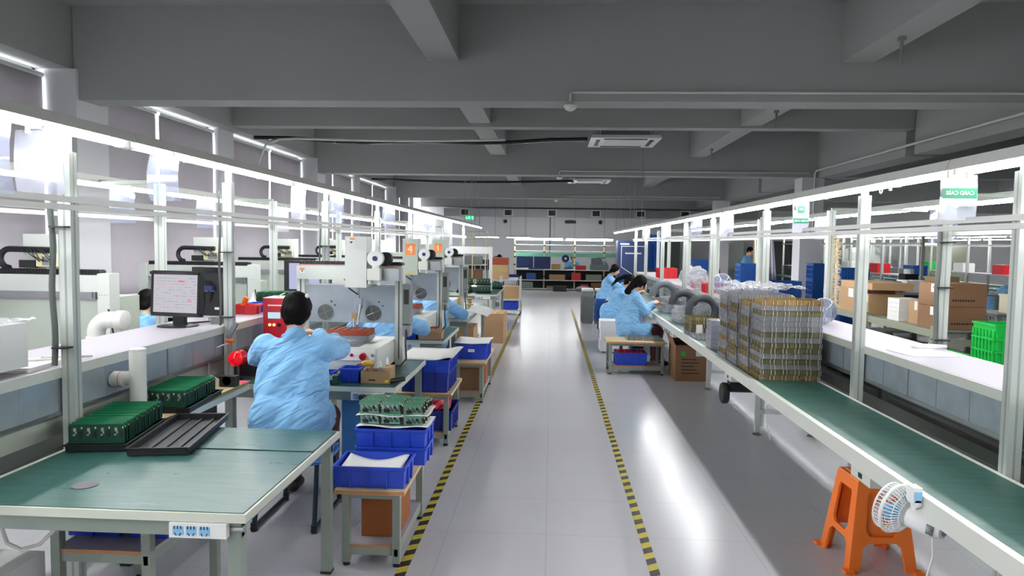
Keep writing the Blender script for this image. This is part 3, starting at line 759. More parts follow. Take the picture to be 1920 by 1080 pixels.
# ---------------------------------------------------------------- soldering robots on the left tables
def fan_grille(mb, c, r, n=6):
    for i in range(n):
        rr = r*(1-i/n)
        mb.tube([(c[0]+rr*math.cos(a*2*PI/20), c[1], c[2]+rr*math.sin(a*2*PI/20)) for a in range(20)], .0022, n=5, closed=True)
    for a in range(4): mb.cyl((c[0], c[1], c[2]), (c[0]+r*math.cos(a*PI/2+.4), c[1], c[2]+r*math.sin(a*PI/2+.4)), .002, n=5)
def solder_robot(label, x, y, num, detail=True):
    """0.86 wide gantry; local z=0 is the table top, front faces -y"""
    T = thing('soldering_machine', label, 'machine', (x, y, .75))
    b = new('machine')
    b.prism([(-.36, .03), (-.36, .12), (-.33, .215), (.36, .215), (.36, .03)], -.37, .37, 'X')   # (y,z) across x
    b.build('base', T, bevel=.008)
    for sx in (-1, 1):
        for sy in (-.3, .3): new('darkrubber').cyl((sx*.33, sy, 0), (sx*.33, sy, .03), .025).build('foot', T)
    nrm = Matrix.Rotation(-math.atan2(.03, .095), 3, 'X')
    f = new('white'); f.box((0, -.349, .168), (.7, .006, .085), rot=nrm); f.build('control_panel', T, bevel=.002)
    rb = new('red').cyl((.27, -.352, .168), (.27, -.372, .163), .02).cyl((.27, -.372, .163), (.27, -.392, .158), .026); rb.build('stop_button', T)
    for xx, mt in ((.1, 'red'), (.18, 'red'), (.335, 'mintgreen'), (-.2, 'skyblue')):
        new(mt).cyl((xx, -.352, .168), (xx, -.362, .166), .012).build('push_button', T)
    for sx in (-1, 1):
        u = new('machine').bb(sx*.405-.032, sx*.405+.032, .22, .33, 0, .80)
        u.m('darkslot').bb(sx*.405-.005, sx*.405+.005, .218, .22, .05, .78); u.build('upright', T, bevel=.004)
    bm_ = new('machine').bb(-.43, .43, .2, .34, .69, .81); bm_.m('red').bb(-.43, .43, .198, .2, .804, .808); bm_.build('gantry_beam', T, bevel=.005)
    ch = new('black').bb(-.42, .43, .23, .32, .81, .832)
    for i in range(40): ch.bb(-.415+i*.021, -.405+i*.021, .226, .324, .812, .838)
    ch.build('cable_chain', T, smooth=0)
    if detail: new('orangesign').bb(-.405, -.365, .1985, .2, .765, .78).m('paper').bb(-.405, -.365, .1986, .2, .74, .764).m('ink').prism([(-.395, .76), (-.375, .76), (-.385, .748)], .1975, .1986, 'Y').build('maker_label', T)
    c = new('machinegrey' if num else 'machine').bb(.02, .19, .02, .2, .64, 1.04); c.build('lift_cover', T, bevel=.006)
    if num is None:
        l = new('paper').bb(.035, .1, .0185, .02, .96, 1.03); l.m('orangesign').bb(.06, .1, .0178, .0186, 1.015, 1.028); l.m('ink').prism([(.055, 1.0), (.085, 1.0), (.07, .985)], .0178, .0186, 'Y'); l.build('maker_label', T)
    else:
        l = new('orangesign').bb(.05, .16, .0183, .02, .86, .985); l.m('white')
        text_mesh(l, num, .12, Matrix.Translation((.105, .0175, .922)) @ Matrix.Rotation(PI/2, 4, 'X'), .0006); l.build('number_label', T)
        new('yellow').bb(.05, .15, .0183, .02, .665, .68).build('warning_label', T)
    sp = new('white').lathe([(.03, -.03), (.062, -.03), (.062, -.022), (.03, -.02), (.03, .02), (.062, .022), (.062, .03), (.03, .03)], (.26, .04, .87), 24, 'Y'); sp.m('board').cyl((.26, .005, .87), (.26, .012, .87), .02); sp.m('white').bb(.235, .285, .03, .06, .78, .87); sp.build('solder_reel', T)
    new('black').lathe([(.04, 0), (.056, .01), (.056, .06), (.03, .08)], (.315, .1, .865), 20, 'Y').build('reel_motor', T)
    w = new('lip').bb(.2, .3, .0, .07, .7, .79); w.m('machine').cyl((.215, .03, .7), (.215, .03, .67), .012).cyl((.285, .03, .7), (.285, .03, .66), .012); w.build('wire_feeder', T, bevel=.004)
    new('steel').bb(.29, .43, .1, .2, .69, .79).build('side_bracket', T, bevel=.003)
    p = new('shield').bb(-.36, .37, .24, .245, .34, .645); p.m('steel').bb(-.37, .375, .236, .25, .64, .655); p.build('guard_plate', T, smooth=0)
    for fx in (-.205, .19):
        g = new('darkslot').cyl((fx, .235, .42), (fx, .239, .42), .066, n=28); g.build('fan', T)
        g2 = new('steel'); fan_grille(g2, (fx, .23, .42), .064); g2.build('fan_grille', g and T, smooth=60)
        if detail:
            for sx, sz in ((.05, .09), (.08, .06)): new('black').cyl((fx+sx, .238, .42+sz), (fx+sx, .23, .42+sz), .006, n=8).build('screw', T)
    h = new('chrome').cyl((.1, .12, .64), (.1, .12, .54), .012).bb(.07, .13, .1, .14, .47, .55).m('steel').cyl((.12, .1, .5), (.105, .06, .34), .014, .01).m('copper').cyl((.105, .06, .34), (.1, .05, .295), .008, .003).m('tan').bb(.06, .1, .07, .11, .38, .43).m('chrome').cyl((.07, .09, .42), (.085, .05, .32), .009)
    h.build('solder_head', T, smooth=40)
    new('black').tube([(.03, .12, .66), (.0, .08, .7), (.05, .04, .63), (.1, .1, .58)], .006).build('head_cable', T)
    rl = new('steel').bb(-.26, -.2, -.28, .2, .215, .24).bb(.14, .2, -.28, .2, .215, .24).bb(-.28, .24, -.1, .1, .24, .262); rl.build('slide_rails', T)
    tb = new('steel').bb(-.1, .24, -.12, .14, .262, .276); tb.build('work_plate', T)
    pc = new('copper').bb(-.09, .23, -.11, .13, .276, .312)
    for i in range(6): pc.bb(-.08+i*.055, -.05+i*.055, -.1, .12, .312, .318)
    pc.build('board_fixture', T, smooth=0)
    e = new('greymetal').bb(.437, .5, .2, .32, .34, .66); e.m('chip').bb(.45, .49, .195, .2, .5, .62).m('steel').bb(.445, .5, .17, .3, .24, .33); e.build('side_controller', T, bevel=.003)
    new('black').tube([(.47, .2, .34), (.48, .12, .2), (.5, .06, .08), (.46, -.0, .02), (.42, -.08, .012), (.4, .0, .012)], .008).build('power_cable', T)
    return T
M1 = solder_robot('white soldering machine with two round fans behind the seated worker', -1.63, 5.47, None)
M2 = solder_robot('soldering machine on the third table, its tall cover bearing an orange square marked 4', -1.66, 7.78, '4', False)
M3 = solder_robot('soldering machine on the fourth table, its orange square showing a single stroke 1', -1.68, 9.85, '1', False)
# open gantry on the fifth table
T = thing('gantry_frame', 'plain white open gantry over the green board stacks on the fifth left table', 'machine', (-1.68, 14.9, .75))
g = new('white').bb(-.45, .45, -.06, .06, .78, .93); g.build('gantry_beam', T, bevel=.004)
for sx in (-1, 1): new('white').bb(sx*.42-.03, sx*.42+.03, -.05, .05, 0, .78).build('upright', T, bevel=.004)
new('machinegrey').bb(-.35, .35, -.3, .35, 0, .1).build('base', T, bevel=.005)

# ---------------------------------------------------------------- dispensing machines behind the left shelf
def dispenser(label, x, y, near):
    T = thing('dispensing_machine', label, 'machine', (x, y, 0))
    new('machinegrey').bb(-1.1, -.02, -.06, .5, .86, 1.27).build('body', T, bevel=.006)
    s = new('machine').bb(-1.15, .0, -.08, .02, 1.33, 1.46); s.m('steel').bb(-1.12, -.05, -.083, -.08, 1.285, 1.33).m('chip').bb(-.3, -.25, -.09, -.083, 1.29, 1.32).bb(-.9, -.85, -.09, -.083, 1.29, 1.32)
    s.build('gantry_beam', T, bevel=.004)
    new('steel').bb(-1.12, -.03, -.075, .0, 1.27, 1.33).build('beam_rail', T, smooth=0)
    u = new('machine').bb(.005, .1, -.1, .03, .86, 1.475); u.m('ink')
    for i in range(4): u.box((.02+i*.02, -.1005, 1.31), (.005, .001, .005))
    u.build('upright', T, bevel=.004)
    u = new('machine').bb(-1.25, -1.155, -.1, .03, .86, 1.475).build('upright', T, bevel=.004)
    c = new('black').bb(-1.15, .0, -.06, .02, 1.462, 1.497)
    for i in range(46): c.bb(-1.148+i*.025, -1.138+i*.025, -.064, .024, 1.464, 1.502)
    c.build('cable_track', T, smooth=0)
    lp = [(-.4, -.03, 1.65), (-.75, -.03, 1.655)] + [(-.75-.075*math.sin(a), -.03, 1.58+.075*math.cos(a)) for a in (.4, .8, 1.2, 1.57, 1.95, 2.35, 2.75)] + [(-.75, -.03, 1.505)]
    new('black').tube(lp, .024, n=8).build('cable_loop', T)
    new('machine').bb(-.66, -.34, .0, .16, 1.505, 1.775).build('head_cover', T, bevel=.005)
    h = new('clipyellow').bb(-.52, -.36, -.05, -.02, 1.52, 1.62).m('steel').bb(-.47, -.36, -.052, -.05, 1.53, 1.6)
    h.m('chip').bb(-.66, -.53, -.05, -.01, 1.51, 1.57)
    h.build('head_board', T)
    w = new('ink')
    for i in range(5): w.tube([(-.6+.03*i, -.05, 1.66), (-.55+.04*i, -.08, 1.62-.02*(i % 3)), (-.48+.03*i, -.06, 1.56)], .004, n=5)
    w.build('head_wires', T)
    tb = new('machinegrey').bb(-1.2, .1, -.2, .55, .74, .775); tb.m('tan').bb(-1.2, .1, -.202, -.2, .74, .775); tb.build('stand_top', T)
    for sx in (-1.17, .07):
        for sy in (-.17, .52): new('tableleg').bb(sx-.025, sx+.025, sy-.025, sy+.025, 0, .74).build('stand_leg', T)
    for sx in (-1.05, -.1): new('darkrubber').bb(sx-.03, sx+.03, 0, .4, .775, .86).build('foot', T)
    new('black').tube([(.09, -.1, 1.2), (.12, -.12, 1.1), (.14, -.1, .95), (.12, -.1, .8)], .007).build('side_cable', T)
    return T
dispenser('large white dispensing machine behind the left shelf, nearest the camera', -3.5, 5.4, 1)
dispenser('white dispensing machine behind the left shelf, second from the camera beside the dark computer', -3.38, 7.85, 0)
dispenser('white dispensing machine behind the left shelf, third from the camera', -3.38, 10.15, 0)
dispenser('white dispensing machine behind the left shelf, fourth from the camera', -3.38, 12.6, 0)
# pipe elbow behind the shelf and pipe tee over the first table
def arc(c, r, a0, a1, n, plane='xz'):
    out = []
    for i in range(n+1):
        a = a0+(a1-a0)*i/n
        out.append((c[0]+r*math.cos(a), c[1], c[2]+r*math.sin(a)))
    return out
T = thing('pipe_elbow', 'thick white plastic pipe elbow rising behind the left shelf', 'pipe', (-3.28, 4.95, 0))
p = new('pvc').tube([(0, 0, 0), (0, 0, .6), (0, 0, 1.03)] + arc((.1, 0, 1.06), .1, PI, PI/2, 8) + [(.2, 0, 1.16)], .06, n=18); p.build('pipe', T)
new('pvc').lathe([(.066, -.04), (.068, -.035), (.068, .035), (.066, .04)], (0, 0, 1.0), 20).build('collar', T)
new('pvc').lathe([(.066, -.03), (.07, -.025), (.07, .03), (.06, .035)], (.19, 0, 1.16), 20, 'X').build('collar', T)
T = thing('pipe_tee', 'white plastic pipe tee standing over the green circuit boards on the nearest table', 'pipe', (-2.235, 3.72, .78))
new('pvc').cyl((0, 0, 0), (0, 0, .37), .037, n=22).build('pipe', T)
new('pvc').lathe([(.041, .06), (.043, .065), (.043, .36), (.041, .365)], n=22).build('sleeve', T)
new('pvc').lathe([(.042, .358), (.0435, .36), (.0435, .372), (.036, .375)], n=22).build('end_cap', T)
new('pvc').cyl((0, 0, .22), (-.14, -.01, .2), .037, n=20).build('branch_pipe', T)
b = new('pvc').lathe([(.042, -.03), (.043, .03)], (-.1, -.005, .205), 20, 'X'); b.m('pinkpaper').lathe([(.0433, .03), (.0433, .034)], (-.12, -.005, .205), 20, 'X', caps=False); b.build('collar', T)
new('clearbox').cyl((-.14, -.01, .2), (-.3, -.02, .17), .035, n=18).build('clear_hose', T)

# ---------------------------------------------------------------- circuit boards
def board_mesh(w=.25, h=.092, pale=False):
    b = new('pcbpale' if pale else 'pcb').bb(-w/2, w/2, -.001, .001, .004, h)
    b.m('pcbpale' if pale else 'pcbdark').bb(-w/2+.002, w/2-.002, -.0014, -.001, .006, h-.0025).bb(-w/2+.002, w/2-.002, .001, .0014, .006, h-.0025)  # dark green faces, carried near the edge to paint shade between boards
    rnd = random.Random(3)
    for i in range(4):
        x = -w*.39+i*w*.25
        b.m('solder').box((x, -.0035, h*.72), (.012, .005, .016)).box((x+.004, -.003, h*.58), (.007, .004, .012)).box((x-.004, -.003, h*.46), (.01, .004, .006))
        b.m('chip').box((x+.025, -.003, h*.5), (.014, .004, .03)).box((x+.02, .003, h*.4), (.016, .004, .02))
        b.m('clipyellow').box((x+.03, -.0025, h*.8), (.006, .003, .008))
    if pale: b.m('paper').bb(-w/2-.0005, -w/2+.001, -.0016, .0016, .004, h).bb(w/2-.001, w/2+.0005, -.0016, .0016, .004, h).m('chip').box((-w*.2, -.003, h*.3), (w*.3, .004, h*.3)).box((w*.25, -.003, h*.6), (w*.16, .004, h*.24)).m('pcbpale').bb(-w/2, w/2, -.0013, .0013, h-.0015, h+.0005)
    else: b.m('pcb').bb(-w/2, w/2, -.0013, .0013, h-.0015, h+.0005)
    for sx in (-1, 1): b.m('pcbdark').bb(sx*w/2-.002, sx*w/2+.002, -.004, .004, .01, h-.01)
    return b
def board_stack(name, c, rz, n, pitch, w, h, lab, grp, pale=False, lean=0.0, jit=.004):
    rnd = random.Random(len(lab)); first = None
    q = Matrix.Rotation(rz, 3, 'Z')
    for i in range(n):
        loc = V(c)+q @ V((rnd.uniform(-jit, jit), i*pitch, rnd.uniform(0, jit*.5)))
        if first is None:
            first = solo(board_mesh(w, h, pale), name, lab, 'circuit board', loc, rz, grp, smooth=0); first.rotation_euler = (lean, 0, rz)
        else:
            o = first.copy(); C.objects.link(o); o.location = loc; o.rotation_euler = (lean+rnd.uniform(-.03, .03)*(4 if pale else 1), rnd.uniform(-.12, .12) if pale else 0, rz+rnd.uniform(-.01, .01)*(8 if pale else 1))
def board_tray(label, c, rz, w, d, h=.03, t='black'):
    T = thing('board_tray', label, 'tray', c, rz)
    b = new(t).bb(-w/2, w/2, 0, d, 0, .004)
    for x in (-w/2+.003, w/2-.003): b.bb(x-.003, x+.003, 0, d, .004, h)
    for y in (.003, d-.003): b.bb(-w/2, w/2, y-.003, y+.003, .004, h)
    b.build('tray_base', T, smooth=0)
    r = new(t)
    for x in (-w*.24, w*.0, w*.24): r.bb(x-.006, x+.006, .012, d-.012, .004, .012)
    r.build('guide_ribs', T, smooth=0)
    lp = new(t)
    lp.bb(-w/2-.008, w/2+.008, -.008, .0, h-.004, h+.002).bb(-w/2-.008, w/2+.008, d, d+.008, h-.004, h+.002).bb(-w/2-.008, -w/2, 0, d, h-.004, h+.002).bb(w/2, w/2+.008, 0, d, h-.004, h+.002)
    lp.build('tray_lip', T, smooth=0)
    return T
zt = .7515
board_tray('black tray under the front stack of green boards, nearest table', (-2.115, 3.17, zt), .17, .27, .49)
board_tray('empty black tray beside the green boards on the nearest table', (-1.80, 3.14, zt), .17, .27, .66, .034)
board_stack('circuit_board', (-2.125, 3.195, zt+.026), .17, 27, .0182, .245, .098, 'green circuit board standing in the front row on the black tray', 'green boards in the front row, nearest table')
board_tray('black tray under the rear stack of green boards on the joining plank', (-2.14, 3.81, .777), .1, .27, .5)
board_stack('circuit_board', (-2.15, 3.83, .803), .1, 24, .0185, .235, .098, 'green circuit board standing in the rear row behind the white pipe', 'green boards in the rear row, joining plank')
board_tray('dark tray of packed boards on the left shelf by the blue bin', (-2.8, 7.0, 1.121), PI/2*0, .4, .3)
board_stack('circuit_board', (-2.97, 7.15, 1.127), PI/2, 21, -.0165, .24, .1, 'green circuit board standing in the row on the left shelf', 'green boards on the left shelf', lean=.12)
# stacks of boards on the fifth table
for i, (x, y, z, rows, lab) in enumerate(((-1.35, 14.25, .75, 8, 'front right stack'), (-1.75, 14.3, .75, 8, 'front left stack'), (-1.72, 14.3, .9, 8, 'upper left stack'), (-1.36, 14.28, .9, 8, 'upper right stack'), (-1.2, 15.6, .75, 8, 'far stack'))):
    board_tray('black tray of the %s of boards on the fifth left table' % lab, (x, y-.02, z+.0015), 0, .3, .26, .03, 'blackshiny')
    board_stack('circuit_board', (x, y, z+.03), 0, rows, .027, .26, .105, 'green circuit board in the %s on the fifth left table' % lab, 'boards in the %s, fifth table' % lab, jit=.002)
# boards standing in the blue bin by the aisle
for j in range(2):
    for i in range(3):
        grp = 'upright boards in the blue bin by the aisle'
        board_stack('circuit_board', (-1.07+.135*i, 4.14+.0*j, .66+.065*j), PI/2*0, 10, .026, .115, .07, 'pale green board standing in the %s layer, %s block, of the aisle bin' % (('lower', 'upper')[j], ('left', 'middle', 'right')[i]), grp, True, .25 if i < 2 else .45, .008)
for j in range(2):
    solo(new('foam').grid(lambda u, v: (-.21+u*.43, -.155+v*.3, .006*math.sin(u*9)*(1-v)+.004*math.cos(v*8)), 16, 8), 'foam_sheet', ('lower', 'upper')[j]+' thin white foam sheet between board layers in the aisle bin', 'foam sheet', (-.93, 4.265, .652+.066*j), solid=.003)
def bbin(label, c, w, d, h, mt='bluebin', rz=0, cat='bin', name='plastic_bin', group=None, paper=False, tagp=False):
    T = thing(name, label, cat, c, rz, group)
    new(mt).bin(-w/2, w/2, -d/2, d/2, 0, h).build('bin_body', T, smooth=30)
    if tagp: new('paper').bb(-.035, .035, -d/2-.002, -d/2+.0, h*.5, h*.68).m('ink').bb(-.028, .028, -d/2-.0026, -d/2-.002, h*.57, h*.61).build('tag', T)
    return T
# --- aisle bench one
bbin('blue bin lined with white paper at the front of the nearest low bench', (-.955, 3.83, .431), .40, .29, .115)
solo(new('paper').grid(lambda u, v: (-.17+u*.34, -.118+v*.225, .05-.07*math.sin(PI*min(1, u*1.1))*.5+.02*v), 14, 6), 'paper_liner', 'white paper sheet lying in the front blue bin on the nearest low bench', 'paper', (-.955, 3.85, .47), solid=.002)
bbin('lower blue bin of the two stacked behind the front bin on the nearest bench', (-.93, 4.26, .431), .43, .33, .105, 'bluebin')
bbin('upper blue bin full of upright green boards on the nearest bench', (-.93, 4.26, .538), .43, .33, .105, 'bluebin')
T = thing('carton', 'closed brown carton on the lower deck of the nearest low bench', 'carton', (-.92, 3.98, .117)); new('cartonbrown').bb(-.105, .1, -.17, .17, 0, .245).build('box', T, bevel=.002); new('tape').bb(-.02, .02, -.171, .171, .2452, .2458).build('packing_tape', T)
# --- under the nearest table
bbin('blue bin on the bench under the nearest table, left one', (-2.02, 3.16, .417), .26, .34, .1, 'bluebin')
bbin('blue bin on the bench under the nearest table, right one', (-1.77, 3.16, .417), .2, .34, .1, 'bluebin')
T = thing('white_duct_box', 'large white box on the floor under the left edge of the nearest table', 'box', (-2.32, 2.66, 0)); new('white').bb(-.22, .1, 0, .3, 0, .36).build('box', T, bevel=.01); new('greymetal').bb(-.23, .11, .0, .31, .0, .03).build('plinth', T)
solo(new('pvc').tube([(-2.22, 2.72, .66), (-2.22, 2.72, .56), (-2.2, 2.72, .50), (-2.14, 2.72, .475), (-2.06, 2.72, .50), (-2.0, 2.72, .56), (-1.98, 2.72, .66)], .008), 'hanging_cable', 'pale cable loop hanging under the front of the nearest table', 'cable')
# --- aisle bench two
bbin('lower dark blue bin on the second low bench', (-1.07, 6.32, .461), .42, .62, .17, 'bluedark')
bbin('upper blue bin covered with white paper on the second low bench', (-1.07, 6.3, .633), .44, .6, .11, 'bluebin')
solo(new('paper').grid(lambda u, v: (-.235+u*.48+.02*v, -.3+v*.6, .03*math.exp(-((u-.95)*6)**2)-.01*u*u+.012*v), 14, 6), 'paper_cover', 'white paper laid over the upper bin on the second low bench', 'paper', (-1.07, 6.3, .748), solid=.003)
bbin('dark blue bin on the lower deck of the second low bench', (-1.0, 6.3, .117), .34, .5, .17, 'bluedark')
solo(new('pinkpaper').grid(lambda u, v: ((u-.5)*.22, (v-.5)*.34, .05*math.sin(u*8)*math.sin(v*7)+.03), 18, 18), 'red_bags', 'crumpled red bags in the bin under the second low bench', 'bag', (-1.0, 6.28, .27), solid=.002)
# --- aisle bench three
bbin('blue bin with a paper tag and white liner on the third low bench', (-.87, 8.15, .451), .36, .6, .17, 'bluebin', tagp=True)
solo(new('foam').grid(lambda u, v: (-.2+u*.4, -.31+v*.62, .02*abs(u-.5)+.012*math.sin(v*5)), 12, 8), 'foam_cover', 'white foam sheet over the tagged blue bin on the third low bench', 'foam sheet', (-.87, 8.15, .628), solid=.004)
for i in range(2): solo(new('cartonbrown' if i else 'carton').bb(-.13, .13, -.16, .16, 0, .27), 'carton', '%s brown carton on the lower deck of the third low bench' % ('front', 'rear')[i], 'carton', (-.87, 7.95+.4*i, .117), bevel=.002)
# --- under tables four and five
for i, (x, y, h, lab) in enumerate(((-.98, 12.6, .52, 'tall brown carton on the floor beyond the fourth left table, front one'), (-.98, 13.15, .5, 'brown carton on the floor before the fifth left table, rear one'))):
    T = thing('carton', lab, 'carton', (x, y, 0)); new('cartontan').bb(-.17, .17, -.22, .22, 0, h).build('box', T, bevel=.003); new('tape').bb(-.025, .025, -.221, .221, h, h+.001).build('packing_tape', T)
bbin('white and blue parts bin standing on the floor under the fourth left table', (-1.25, 11.0, 0), .3, .4, .3, 'white')
solo(new('cartontan').bb(-.12, .12, -.3, .3, 0, .55), 'carton', 'tall narrow carton under the far end of the fourth left table', 'carton', (-1.2, 10.3, 0), bevel=.002)
T = thing('wire_basket_trolley', 'small trolley with cartons and a blue bin beyond the fifth left table', 'trolley', (-.98, 17.6, 0))
new('alum').bb(-.25, .25, -.3, .3, .36, .4).bb(-.25, .25, -.3, .3, .1, .13).build('deck', T)
for sx in (-.24, .24):
    for sy in (-.29, .29): new('alum').bb(sx-.015, sx+.015, sy-.015, sy+.015, .05, .95).build('leg', T); 
for sx in (-.24, .24):
    for sy in (-.29, .29): new('black').ball((sx, sy, .026), .026, 10, 6).build('caster', T)
bbin('blue bin on the lower deck of the trolley beyond the fifth table', (-.98, 17.6, .131), .38, .5, .2, 'bluebin')
solo(new('cartontan').bb(-.2, .2, -.25, .25, 0, .3), 'carton', 'brown carton on the upper deck of the trolley beyond the fifth table', 'carton', (-.98, 17.6, .401), bevel=.003)

# --- things on the second table
zt = .7495
bbin('small blue bin on the second left table, beside the worker', (-1.6, 4.99, zt), .14, .13, .07, 'bluebin')
bbin('deep blue bin on the second left table behind the brown box', (-1.415, 5.0, zt), .15, .15, .1, 'bluebin')
T = thing('cardboard_tray', 'brown cardboard box holding glue bottles on the second left table', 'box', (-1.22, 4.98, zt), -.04)
b = new('cartontan').bin(-.105, .105, -.07, .07, 0, .085, t=.003, ribs=False, slope=0, lip=0); b.bb(.05, .105, -.072, .07, .085, .115); b.m('ink').bb(-.05, .0, -.0705, -.07, .02, .03); b.build('box', T, smooth=0)
def bottle(label, c, mt, cap, h=.09, r=.02):
    T = thing('glue_bottle', label, 'bottle', c)
    new(mt).lathe([(r*.9, 0), (r, .006), (r, h*.6), (r*.45, h*.75), (r*.4, h*.8)], n=16).build('bottle_body', T)
    new(cap).lathe([(r*.5, h*.8), (r*.42, h), (r*.1, h*1.15)], n=14).build('bottle_cap', T)
bottle('clear glue bottle in the brown cardboard box, front one', (-1.2, 4.965, zt+.006), 'clearwhite', 'white', .13, .02)
bottle('clear glue bottle in the brown cardboard box, rear one', (-1.155, 4.99, zt+.006), 'clearbox', 'white', .15, .022)
T = thing('glue_gun', 'yellow and brown hand tool lying across the brown cardboard box', 'tool', (-1.3, 4.985, zt+.1), .3)
g = new('yellow').ball((0, 0, .03), (.045, .02, .022), 14, 8); g.m('tan').box((.03, 0, 0), (.022, .018, .06), rot=Matrix.Rotation(.3, 3, 'Y')).m('copper').cyl((-.04, 0, .03), (-.075, 0, .022), .008, .004); g.build('tool_body', T)
T = thing('flashlight_tool', 'black handled tool lying on the front corner of the second left table', 'tool', (-1.12, 4.93, zt+.018), .85)
new('black').cyl((-.02, 0, 0), (.12, 0, 0), .017).build('handle', T); new('yellow').cyl((-.02, 0, 0), (-.045, 0, 0), .014, .009).build('tip', T)
T = thing('circuit_module', 'silver and black circuit module on the front of the second left table', 'module', (-1.545, 4.88, zt), .1)
m = new('chip').bb(-.06, .06, -.04, .05, 0, .03); m.m('solder')
rn = random.Random(5)
for i in range(26): m.box((rn.uniform(-.055, .03), rn.uniform(-.04, .04), .032+rn.random()*.02), (.016, .014, .02))
m.m('pcbdark').box((.05, 0, .035), (.035, .09, .055)); m.build('module_body', T)
T = thing('red_lamp', 'glowing round red lamp on the second left table by the left elbow of the worker', 'lamp', (-2.235, 4.92, zt))
new('black').lathe([(.05, 0), (.05, .01), (.012, .02), (.012, .1)], n=18).build('stand', T)
new('redglow').ball((0, 0, .155), (.052, .052, .055), 24, 16).build('bulb', T)
new('red').lathe([(.03, .0), (.055, .03), (.058, .06), (.05, .07)], (0, .02, .155), 22, 'Y').build('reflector', T)
T = thing('red_metal_box', 'dark red metal box behind the glowing red lamp', 'box', (-2.18, 5.12, zt)); new('maroon').bb(-.1, .12, -.04, .1, 0, .2).build('box', T, bevel=.005); new('black').bb(-.08, .1, -.042, -.04, .02, .06).build('vent', T)
T = thing('solder_controller', 'tall red soldering controller with a small display on the second left table', 'controller', (-2.19, 5.62, zt))
new('red').bb(-.09, .09, -.1, .12, 0, .54).build('case', T, bevel=.006)
new('white').bb(-.09, .09, -.1, .12, .541, .546).build('top_plate', T)
new('lcd').bb(-.05, .05, -.103, -.1, .38, .43).build('display', T)
new('led').cyl((-.035, -.1, .33), (-.035, -.108, .33), .011).build('button', T); new('led').cyl((.0, -.1, .33), (.0, -.108, .33), .011).build('button', T); new('black').cyl((.04, -.1, .33), (.04, -.112, .33), .014).build('dial', T)
new('paper').bb(-.05, .06, -.1025, -.1, .48, .49).build('nameplate', T)
T = thing('soldering_iron_stand', 'grey and orange soldering tool clipped to the second left post', 'tool', (-2.28, 5.0, 1.1))
new('greybag').box((0, -.03, 0), (.03, .03, .13), rot=Matrix.Rotation(.5, 3, 'Y')).build('handle', T, bevel=.004); new('orange').ball((-.02, -.03, -.075), (.03, .02, .02)).build('tip_cover', T); new('pvc').tube([(-.02, -.03, -.09), (-.1, -.06, -.12), (-.14, -.1, -.2), (-.12, -.15, -.3), (.0, -.2, -.34)], .006).build('cord', T)
for i, (x, y, s, mt) in enumerate(((-2.16, 4.45, .06, 'chip'), (-2.2, 4.6, .05, 'white'))):
    pass
T = thing('camera_module', 'black and silver camera module on the joining plank', 'module', (-2.13, 4.58, .777)); m = new('black').bb(-.05, .06, -.03, .03, 0, .07); m.m('chrome').lathe([(.03, 0), (.034, .02), (.03, .03)], (.0, -.03, .04), 18, 'Y'); m.build('module_body', T)
solo(new('pinkpaper').bb(-.09, .09, -.05, .05, 0, .002), 'paper_note', 'pink and red paper lying on the joining plank', 'paper', (-2.15, 4.72, .7765), smooth=0)
# table three and four goods
bbin('blue bin on the third left table', (-1.45, 7.31, zt), .16, .16, .1, 'bluebin')
solo(new('cartontan').bin(-.13, .13, -.09, .09, 0, .09, t=.004, ribs=False), 'cardboard_tray', 'brown cardboard box with tools on the third left table', 'box', (-1.23, 7.3, zt), smooth=0)
T = thing('hand_tool', 'yellow and brown tool lying on the box on the third left table', 'tool', (-1.27, 7.3, zt+.115), .2); new('yellow').cyl((-.06, 0, 0), (.03, 0, 0), .018).build('handle', T); new('copper').cyl((.03, 0, 0), (.12, 0, .01), .012).build('shaft', T)
bbin('white parts bin on the front of the fourth left table', (-1.38, 9.42, zt), .22, .14, .1, 'white')
solo(new('tan').lathe([(.03, 0), (.045, .02), (.035, .1), (.028, .16), (.01, .2)], n=16), 'tan_holder', 'tan wire holder standing in front of the white bin on the fourth table', 'holder', (-1.2, 9.36, zt+.102-.1+.1))
solo(new('foam').grid(lambda u, v: (-.15+u*.32, -.5+v*1.0, .05-.06*u*u+.01*math.sin(v*9)), 12, 10), 'foam_sheet', 'white foam sheet drooping over the aisle edge of the fourth left table', 'foam sheet', (-1.0, 9.95, zt+.03), solid=.004)
solo(new('tan').lathe([(.07, 0), (.07, .02), (.03, .03), (.03, .09), (.055, .1), (.055, .11)], n=18), 'solder_spool', 'brown wire spool on the fourth left table', 'spool', (-1.3, 11.4, zt))
solo(new('skyblue').bb(-.09, .09, -.06, .06, 0, .07), 'parts_tray', 'small sky blue tray on the third machine table', 'tray', (-1.62, 9.38, zt), bevel=.01)
T = thing('plastic_partition', 'blue plastic partition standing on the floor under the second left table', 'panel', (-1.35, 5.35, 0)); new('bluechair').bb(-.24, .2, -.015, .015, .02, .56).build('panel', T, bevel=.01); new('black').bb(-.2, -.16, -.1, .1, 0, .02).build('foot', T); new('black').bb(.12, .16, -.1, .1, 0, .02).build('foot', T)

